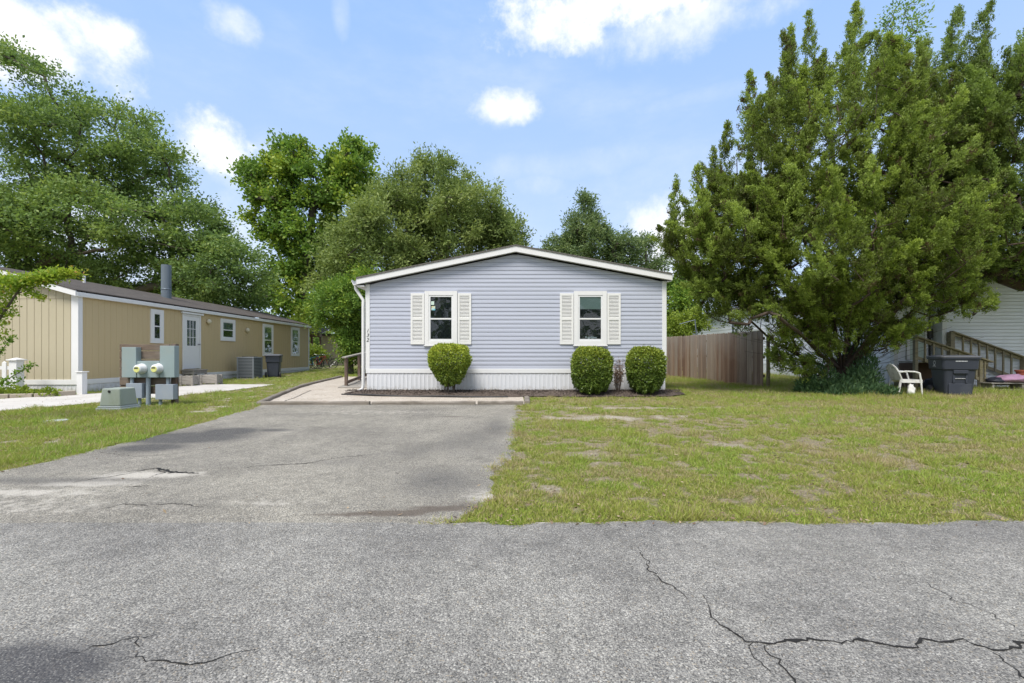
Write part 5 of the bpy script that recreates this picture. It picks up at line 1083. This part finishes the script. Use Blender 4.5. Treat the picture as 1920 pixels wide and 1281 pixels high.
for i in range(7):
    a, b = Vector((*br[i], .12)), Vector((*br[i + 1], .12)); d_ = (b - a).normalized() * .012; m = MB(); m.bar(a + d_, b - d_, .16, .13 if i < 6 else .2)
    m.build('edging_paver', M['brick'], None, bevel=.012, label=f'tan edging paver below the tan gable, {ords[i]} of its row from the left', cat='paver', group='edging pavers of the gable bed')
low_plant('groundcover_vine', [(x, 11.75 + .1 * (i % 2), .1, .32, .25, .12 + .07 * (i % 3)) for i, x in enumerate(np.arange(-15, -11.9, .42))], 'ylw', 'leafy vine growing between the pavers and the tan gable', 260, .09, .07)
cm = empty('crepe_myrtle', (-9.9, 7.6, .05), 'crepe myrtle with bright green sprays leaning in at the left edge', 'tree')
A7 = lambda x, y, Y=7.6: tuple(at(x, y, Y)); m = MB()
m.tube([(-9.9, 7.6, .03), A7(-70, 690), A7(-20, 625), A7(8, 585), A7(30, 552), A7(38, 541)], [.045, .035, .024, .02, .016, .012], 7); m.tube([A7(30, 552), A7(60, 540), A7(90, 528), A7(140, 515)], [.012, .009, .006, .003], 5)
m.tube([A7(8, 585), A7(-5, 560), A7(-10, 520)], [.012, .008, .003], 5); m.tube([A7(38, 541), A7(50, 535), A7(75, 555)], [.008, .006, .003], 5); m.tube([(-9.9, 7.6, .03), A7(-60, 745), A7(-10, 725), A7(60, 685)], [.02, .015, .01, .003], 5); m.tube([(-9.9, 7.6, .03), A7(-60, 700), A7(-10, 672), A7(24, 632)], [.02, .015, .009, .003], 5)
m.build('trunk', M['bark'], cm)
segs = [(A7(-20, 560), A7(40, 528), .17, 900), (A7(30, 530), A7(95, 522), .12, 1300), (A7(80, 520), A7(142, 510), .10, 900), (A7(-30, 530), A7(10, 520), .14, 500), (A7(50, 545), A7(82, 562), .05, 160), (A7(-20, 600), A7(10, 570), .12, 420), (A7(5, 585), A7(24, 594), .03, 50), (A7(-15, 640), A7(15, 620), .06, 90), (A7(-25, 610), A7(12, 605), .06, 120)]
PP = []; TT = []
for (a, b, r_, n_) in segs: u = rs.rand(n_, 1); PP.append(np.array(a) * (1 - u) + np.array(b) * u + rs.normal(size=(n_, 3)) * r_ * np.array([.6, .8, .42])); TT.append(.45 + .35 * u[:, 0] + rs.normal(size=n_) * .12)
for (a, b, n_) in ((A7(-10, 725), A7(62, 683), 130), (A7(-10, 672), A7(25, 630), 120), (A7(-30, 735), A7(40, 712), 80)): u = rs.rand(n_, 1); PP.append(np.array(a) * (1 - u) + np.array(b) * u + rs.normal(size=(n_, 3)) * .022); TT.append(.1 + .2 * rs.rand(n_))
P = np.vstack(PP); leafmesh('crown', leaves(P, unit(rs.normal(size=P.shape) + np.array([0, 0, .3])), .05 + .02 * rs.rand(len(P)), .03, nb=np.array([0, 0, .8])), np.concatenate(TT), M['myrtle'], cm)

# ------------------------------------------------------------------ wooden fence on the right
fa, fb = Vector((8.0, 14.5, 0)), Vector((7.22, 21.5, 0)); fn = empty('wooden_fence', (8.0, 14.5, .1), 'weathered brown board fence running back beside the blue house', 'fence')
fd = (fb - fa).normalized(); sd2 = Vector((fd.y, -fd.x, 0)); L_ = (fb - fa).length; nb_ = 50; rr = random.Random(12)
for p_i in range(3):
    vs = []; fs = []; tt = []
    for i in range(p_i * 17, min(nb_, (p_i + 1) * 17)):
        a = fa + fd * (L_ * i / nb_ + .007); b = fa + fd * (L_ * (i + 1) / nb_ - .007); z0 = float(gz(a.y)) + rr.random() * .02; z1 = float(gz(a.y)) + 1.84 + rr.gauss(0, .008); off = sd2 * rr.gauss(0, .008); th = sd2 * .018
        q = [a + off, b + off, b + off + th, a + off + th]; base = len(vs); dog = .03
        for z, k in ((z0, 0), (z1 - dog, 0), (z1, dog)):
            for w_, p in enumerate(q): s_ = fd * (k if w_ in (0, 3) else -k); vs.append(((p + s_).x, (p + s_).y, z))
        for r_ in range(2):
            for k in range(4): fs.append((base + r_ * 4 + k, base + r_ * 4 + (k + 1) % 4, base + (r_ + 1) * 4 + (k + 1) % 4, base + (r_ + 1) * 4 + k))
        fs.append((base + 8, base + 9, base + 10, base + 11)); tt += [min(1, max(0, .45 + .33 * math.sin(i * .31) + rr.gauss(0, .28)))] * 12
    mesh_from('panel', vs, faces=fs, mat=M['fence'], parent=fn, attrs={'t': tt})
for k in range(4):
    p = fa + fd * (L_ * k / 3 - (.07 if k == 0 else 0)) + sd2 * .07; m = MB(); m.lathe([(.055, 0), (.055, 1.82 if k else 1.70), (0, 1.83 if k else 1.71)], (p.x + (.05 if k == 0 else 0), p.y, float(gz(p.y))), 10); m.build('post', M['greenwood'], fn)
for z in (.4, 1.0, 1.6): m = MB(); m.bar(fa + sd2 * .045 + Vector((0, 0, z + .1)), fb + sd2 * .045 + Vector((0, 0, z + .15)), .04, .09); m.build('rail', M['wood'], fn)

# ------------------------------------------------------------------ white house on the right
WX, WY = 12.25, 14.6; WH = empty('mobile_home', (WX, WY, .1), 'white vinyl-sided mobile home half hidden behind the big cedar on the right', 'house', 'mobile homes')
m = MB(); m.box(WX + .012, WY + .012, .1, WX + 8, 31, 3.65); m.build('wall', M['wsiding'], WH)
lap_siding('siding', WH, M['wsiding'], 'x', WY, WX, 13.5, .75, lambda x: 3.66, pitch=.12); lap_siding('siding', WH, M['wsiding'], 'y', WX, WY, 31, .75, lambda y: 3.66, pitch=.17, face=-1)
rib_wall('skirting', WH, M['skirt'], 'y', WX, WY, 31, .08, lambda x: .75, pitch=.2, gd=.012); rib_wall('skirting', WH, M['skirt'], 'x', WY, WX, 13.5, .08, lambda x: .75, pitch=.2, gd=.012)
m = MB(); m.box(WX - .032, WY - .032, .1, WX + .10, WY + .0, 3.65); m.box(WX - .032, WY, .1, WX - .001, WY + .1, 3.65); m.build('corner_trim', M['white'], WH)
window(WH, 'y', WX, 22.2, 23.4, 1.3, 2.5, face=-1, cur=None, label='window on the long wall behind the cedar'); window(WH, 'y', WX, 17.6, 18.6, 1.3, 2.5, face=-1, cur='curtain')
AX = 13.47; m = MB(); m.box(AX + .012, 14.262, .1, AX + 6, WY + .01, 3.6); m.build('wall', M['wsiding'], WH)
lap_siding('siding', WH, M['wsiding'], 'x', 14.25, AX, AX + 6, .12, lambda x: 3.6, pitch=.109, depth=.03)
m = MB(); m.box(AX - .03, 14.212, .1, AX + .11, 14.249, 3.6); m.box(AX - .03, 14.2495, .1, AX + .01, WY, 3.6); m.build('corner_trim', M['white'], WH, bevel=.004)
m = MB(); dz = 1.02; m.box(12.72, WY - .05, dz, 13.18, WY - .013, 3.1); M['mint'] = plain('pale_mint_door', (.46, .54, .48), .6, .05, 3); dd_ = m.build('door', M['mint'], WH, bevel=.004)
m = MB(); m.lathe([(0, 0), (.03, 0), (.03, .05), (0, .06)], (12.78, WY - .05, 1.9), 10, 'y'); m.build('knob', M['chrome'], dd_)
m = MB(); m.box(12.62, WY - .06, dz, 12.715, WY - .013, 3.2); m.box(13.185, WY - .06, dz, 13.25, WY - .013, 3.2); m.box(12.715, WY - .06, 3.105, 13.185, WY - .013, 3.2); m.build('door_frame', M['white'], WH)
m = MB(); m.box(13.30, WY - .09, 1.7, 13.42, WY - .013, 2.0); m.tube([(13.36, WY - .05, .3), (13.36, WY - .05, 1.7)], .03, 8); m.tube([(13.36, WY - .05, 2.0), (13.36, WY - .05, 3.4)], .025, 8); m.build('electric_box', M['acdark'], WH)
m = MB(); m.add([(WX - .3, WY - .1, 3.62), (WX + 8.3, WY - .1, 3.62), (WX + 8.3, 31.3, 3.62), (WX - .3, 31.3, 3.62), (WX - .3, WY - .1, 3.74), (WX + 8.3, WY - .1, 3.74), (WX + 8.3, 31.3, 3.74), (WX - .3, 31.3, 3.74), (WX + 4, WY - .1, 4.5), (WX + 4, 31.3, 4.5)], [(3, 2, 1, 0), (0, 1, 5, 8, 4), (3, 7, 9, 6, 2), (0, 4, 7, 3), (1, 2, 6, 5), (4, 8, 9, 7), (5, 6, 9, 8)]); m.build('roof', M['shingleg'], WH)
m = MB(); m.box(AX - .2, 13.98, 3.55, AX + 6.2, WY - .11, 3.7); m.build('porch_roof', M['shingleg'], WH)

# stairs
sx = empty('wooden_staircase', (13.3, 13.7, .1), 'mossy wooden stairs with slatted handrails leading down along the white house', 'stairs')
def post(x, y, z0, z1, w=.09): m = MB(); m.box(x - w / 2, y - w / 2, z0, x + w / 2, y + w / 2, z1); m.build('post', M['greenwood'], sx, bevel=.004)
def railing(y, x0, z0, x1, z1, bx0, bx1, top=True, lowoff=.62):
    sl_ = (z1 - z0) / (x1 - x0); f = lambda x: z0 + sl_ * (x - x0)
    m = MB(); m.bar((x0 - .04, y, z0), (x1, y, z1), .13, .04); m.build('handrail', M['greenwood'], sx, bevel=.004)
    m = MB(); m.bar((x0, y + .02, z0 - .07), (x1 - .1, y + .02, f(x1 - .1) - .07), .035, .09); m.build('upper_rail', M['greenwood'], sx)
    m = MB(); m.bar((x0, y + .02, z0 - lowoff), (x1 - .05, y + .02, f(x1 - .05) - lowoff), .035, .09); m.build('lower_rail', M['greenwood'], sx)
    x = bx0
    while x < bx1: m = MB(); m.box(x - .022, y - .035, f(x) - lowoff - .05, x + .022, y + .0, f(x) - .05); m.build('baluster', M['greenwood'], sx); x += .25
railing(13.35, 11.87, 1.72, 14.08, .96, 12.1, 13.95); railing(14.1, 13.65, 1.90, 15.85, 1.10, 13.95, 15.7, lowoff=.72)
post(11.85, 13.37, .09, 1.70); post(13.62, 14.12, .1, 1.88, .13); post(15.85, 14.1, .1, 1.12, .12); post(13.75, 13.37, .09, 1.02)
for i in range(6):
    z = .98 - i * .165; x0_ = 11.9 if i == 0 else 13.35 + (i - 1) * .33; x1_ = 13.33 if i == 0 else x0_ + .34
    m = MB(); m.box(x0_, 13.42, z - .04, x1_, 14.02, z); m.build('tread', M['graywood'], sx, bevel=.003)
m = MB(); m.box(11.9, 13.45, .1, 11.94, 14.0, .93); m.box(11.94, 13.98, .12, 13.3, 14.01, .93); M['brownpanel'] = plain('brown_panel', (.10, .062, .045), .9); m.build('side_panel', M['brownpanel'], sx)

# chair
ch = empty('plastic_chair', (10.55, 12.35, .09), 'white plastic garden chair beside the cedar foot, facing right', 'chair')
m = MB(); sh_ = []
for i in range(6):
    u = i / 5; sh_.append([(-.02 + .46 * u, -.22 - .02 * math.sin(u * 3), .42 + .02 * (1 - u) ** 2 - .012 * u), (-.02 + .46 * u, .22 + .02 * math.sin(u * 3), .42 + .02 * (1 - u) ** 2 - .012 * u), (-.02 + .46 * u, .22, .40), (-.02 + .46 * u, -.22, .40)])
m.loft(sh_); m.box(-.02, -.235, .34, .43, -.221, .42); m.box(-.02, .221, .34, .43, .235, .42); m.box(.432, -.235, .33, .446, .235, .425)
def cw(m): # place chair parts: local -> world
    a = R(-12); c_, s_ = math.cos(a), math.sin(a); m.v = [(10.42 + x * c_ - y * s_, 12.3 + x * s_ + y * c_, .09 + z) for x, y, z in m.v]; return m
cw(m).build('seat', M['pwhite'], ch, bevel=.006)
m = MB()
for k in range(7):
    y = -.18 + k * .06; m.bar((-.01, y, .40), (-.15 - .02 * (1 - abs(y) * 4), y * 1.05, .80 - abs(y) * .35), .046, .014, up=(1, 0, 0))
m.tube([(-.02, -.22, .42), (-.10, -.24, .62), (-.15, -.21, .74), (-.17, -.1, .81), (-.175, 0, .83), (-.17, .1, .81), (-.15, .21, .74), (-.10, .24, .62), (-.02, .22, .42)], .022, 8); cw(m).build('backrest', M['pwhite'], ch, smooth=False)
for s in (-1, 1):
    m = MB(); m.tube([(-.10, s * .25, .62), (.05, s * .27, .645), (.25, s * .27, .635), (.36, s * .265, .60)], .021, 8); m.tube([(.36, s * .265, .60), (.40, s * .25, .40), (.43, s * .25, .0)], [.022, .022, .016], 8); cw(m).build('armrest', M['pwhite'], ch)
    m = MB(); m.bar((-.04, s * .22, .43), (-.12, s * .25, .0), .05, .022); cw(m).build('leg', M['pwhite'], ch, bevel=.005)
# clutter beneath and beside the stairs
def lump(name, c, r, mat, lab, cat, seed=0, amp=.3, group=None):
    vs = []; nu, nv = 20, 12
    for j in range(nv + 1):
        for i in range(nu):
            a = 2 * math.pi * i / nu; b = math.pi * j / nv; d = Vector((math.sin(b) * math.cos(a), math.sin(b) * math.sin(a), math.cos(b))); k = 1 + amp * (float(fbm(np.array(d.x * 2 + seed), np.array(d.z * 2 + d.y * 1.7), .6, 3, seed)) - .5) * 2
            vs.append((c[0] + d.x * r[0] * k, c[1] + d.y * r[1] * k, max(c[2] - r[2] * .6, c[2] + d.z * r[2] * k)))
    fs = [(j * nu + i, (j + 1) * nu + i, (j + 1) * nu + (i + 1) % nu, j * nu + (i + 1) % nu) for j in range(nv) for i in range(nu)]
    return tag(mesh_from(name, vs, faces=fs, mat=M[mat], smooth=True), lab, cat, group)
lump('dark_tarp', (12.05, 12.9, .27), (.42, .3, .26), 'darkbag', 'crumpled dark blue tarp heap left of the bin under the stairs', 'tarp', 3, .5)
lump('crumpled_bag', (10.48, 11.95, .2), (.08, .07, .17), 'pwhite', 'small crumpled white bag at the front leg of the plastic chair', 'bag', 5, .6)
lump('blanket', (14.55, 13.2, .47), (.5, .25, .14), 'purple', 'mauve crumpled blanket lying on the low bench right of the bin', 'blanket', 7, .5)
lump('dark_cushion', (14.0, 13.2, .42), (.2, .2, .1), 'darkbag', 'dark folded cushion under the left end of the mauve blanket', 'cushion', 8, .3)
bn = empty('low_bench', (14.5, 13.2, .1), 'low weathered slatted bench carrying a mauve blanket beside the stairs', 'bench')
for z in (.15, .345): m = MB(); m.box(13.7, 13.0, z, 15.6, 13.38, z + .03); m.build('board', M['graywood'], bn, bevel=.003)
for x in (13.75, 14.6, 15.5): m = MB(); m.box(x, 13.02, .08, x + .05, 13.36, .345); m.build('leg', M['graywood'], bn)
m = MB(); m.lathe([(.09, 0), (.13, .17), (.15, .17), (.15, .21), (.125, .21), (.11, .06), (0, .06)], (14.95, 13.35, .52), 18); m.build('flower_pot', M['pot'], None, label='terracotta flower pot standing behind the mauve blanket', cat='flower pot')
m = MB(); m.lathe([(.17, 0), (.2, .3), (.22, .3), (.22, .33), (.18, .33), (.16, .1), (0, .1)], (15.35, 13.0, .37), 18); m.build('black_planter', M['black'], None, label='black nursery pot at the right end of the low bench', cat='plant pot')
m = MB(); m.tube([(11.2, 12.9, .09), (11.02, 13.0, .9)], .014, 6); m.build('wooden_stick', M['timber'], None, label='thin wooden stick leaning beside the plastic chair', cat='stick')
# garden frame seen over the fence
cl = MB(); a = at(1303, 600, 24); b2 = at(1313, 640, 24); cl.tube([(b2.x, 24, .2), a], .03, 6); cl.tube([a, tuple(at(1274, 608, 24))], .02, 6); cl.build('clothesline_pole', M['steel'], None, label='grey metal clothesline pole rising behind the wooden fence', cat='clothesline pole')
cl = MB(); a = at(1375, 600, 17); cl.tube([(a.x, 17, .15), tuple(at(1374, 590, 17))], .035, 6); cl.tube([tuple(at(1379, 626, 17)), tuple(at(1388, 600, 17))], .035, 6); cl.tube([tuple(at(1379, 626, 17)), (at(1376, 626, 17).x, 17, at(1376, 640, 17).z)], .035, 6); cl.build('swing_frame', M['steel'], None, label='pale metal frame with diagonal brace behind the near end of the fence', cat='metal frame')

# ------------------------------------------------------------------ far left: shed, porch, bicycles
sh = empty('tan_shed', (-14.3, 42, .3), 'pale tan panelled building far behind the tree, between the two homes', 'building')
x0_, x1_ = at(604, 0, 40).x, at(680, 0, 40).x; rib_wall('wall', sh, M['tan2'], 'x', 40, x0_, x1_, .9, lambda x: 2.9, pitch=.4, gw=.03, gd=.02)
m = MB(); m.box(x0_, 40.03, .3, x1_, 46, 2.9); m.build('frame', M['tan2'], sh); m = MB(); m.box(x0_ - .2, 39.8, 2.9, x1_ + .2, 46.2, 3.05); m.build('roof', M['shingle'], sh)
pr = empty('porch', (-16.5, 38, .3), 'small red brown wooden porch between the tan home and the pale building', 'porch')
for px in (584.5, 601): a = at(px, 0, 38); m = MB(); m.box(a.x - .08, 37.95, .3, a.x + .08, 38.05, 2.85); m.build('post', M['brownred'], pr)
a, c = at(576, 0, 38), at(603, 0, 38); m = MB(); m.box(a.x, 37.6, 2.7, c.x, 38.1, 2.95); m.build('beam', M['brownred'], pr); m = MB()
m.add([(a.x - .3, 37.4, 2.96), (c.x + .2, 37.4, 2.96), (c.x + .2, 39.5, 3.5), (a.x - .3, 39.5, 3.5), (a.x - .3, 37.4, 3.02), (c.x + .2, 37.4, 3.02), (c.x + .2, 39.5, 3.56), (a.x - .3, 39.5, 3.56)], [(3, 2, 1, 0), (4, 5, 6, 7), (0, 1, 5, 4), (1, 2, 6, 5), (2, 3, 7, 6), (3, 0, 4, 7)]); m.build('roof', M['shingle'], pr)
m = MB(); b_ = at(592, 0, 38)
for k in range(6): x = b_.x + k * (c.x - b_.x) / 6; m.box(x, 37.98, .6, x + .03, 38.02, 1.35)
m.box(b_.x, 37.97, 1.35, c.x, 38.03, 1.42); m.build('railing', M['brownred'], pr)
def make_bike():
    e = empty('bicycle'); fm = MB(); hub1, hub2 = Vector((-.5, 0, .33)), Vector((.55, 0, .33)); bb = Vector((-.08, 0, .3)); seat = Vector((-.25, 0, .82)); head = Vector((.38, 0, .84))
    for a, b in ((hub1, bb), (hub1, seat), (bb, seat), (bb, head), (seat.lerp(bb, .15), head)): fm.tube([a, b], .018, 6)
    fm.tube([head + Vector((0, 0, .06)), head, hub2], .016, 6); fr = fm.build('frame', M['blue'], e)
    for h in (hub1, hub2):
        w = MB(); w.torus(h, .31, .022, 'y', 24, 6); wh = w.build('wheel', M['black'], e); s = MB()
        for k in range(8): a = k * math.pi / 4; s.tube([h, h + Vector((.3 * math.cos(a), 0, .3 * math.sin(a)))], .004, 4)
        s.build('spokes', M['chrome'], wh)
    hb = MB(); hb.tube([(.30, -.28, .98), (.38, -.1, .92), (.38, .1, .92), (.30, .28, .98)], .013, 6); hb.build('handlebar', M['chrome'], e)
    sd_ = MB(); sd_.loft([[(-.38, -.07, .85), (-.38, .07, .85), (-.38, .07, .88), (-.38, -.07, .88)], [(-.15, -.03, .86), (-.15, .03, .86), (-.15, .03, .89), (-.15, -.03, .89)]]); sd_.build('saddle', M['black'], e); return e
bk = make_bike(); tag(bk, 'pale blue bicycle parked at the far end of the tan home', 'bicycle', 'bicycles parked behind the tan home')
for i, (px, Y, rz, mt_, lab) in enumerate(((589, 30, 70, 'blue', None), (601, 30.4, 60, 'red', 'red bicycle parked between the pale blue and the black one'), (609, 30.8, 40, 'black', 'black bicycle, rightmost of the parked three, near the drooping tree'))):
    o = bk if i == 0 else copy_tree(bk); p = at(px, 0, Y); o.location = (p.x, Y, .27); o.rotation_euler.z = R(rz)
    if lab:
        o['label'] = lab; f_ = [c for c in o.children if c.name.startswith('frame')][0]; f_.data = f_.data.copy(); f_.data.materials[0] = M[mt_]
sc.cycles.max_bounces = 6; sc.cycles.transparent_max_bounces = 8
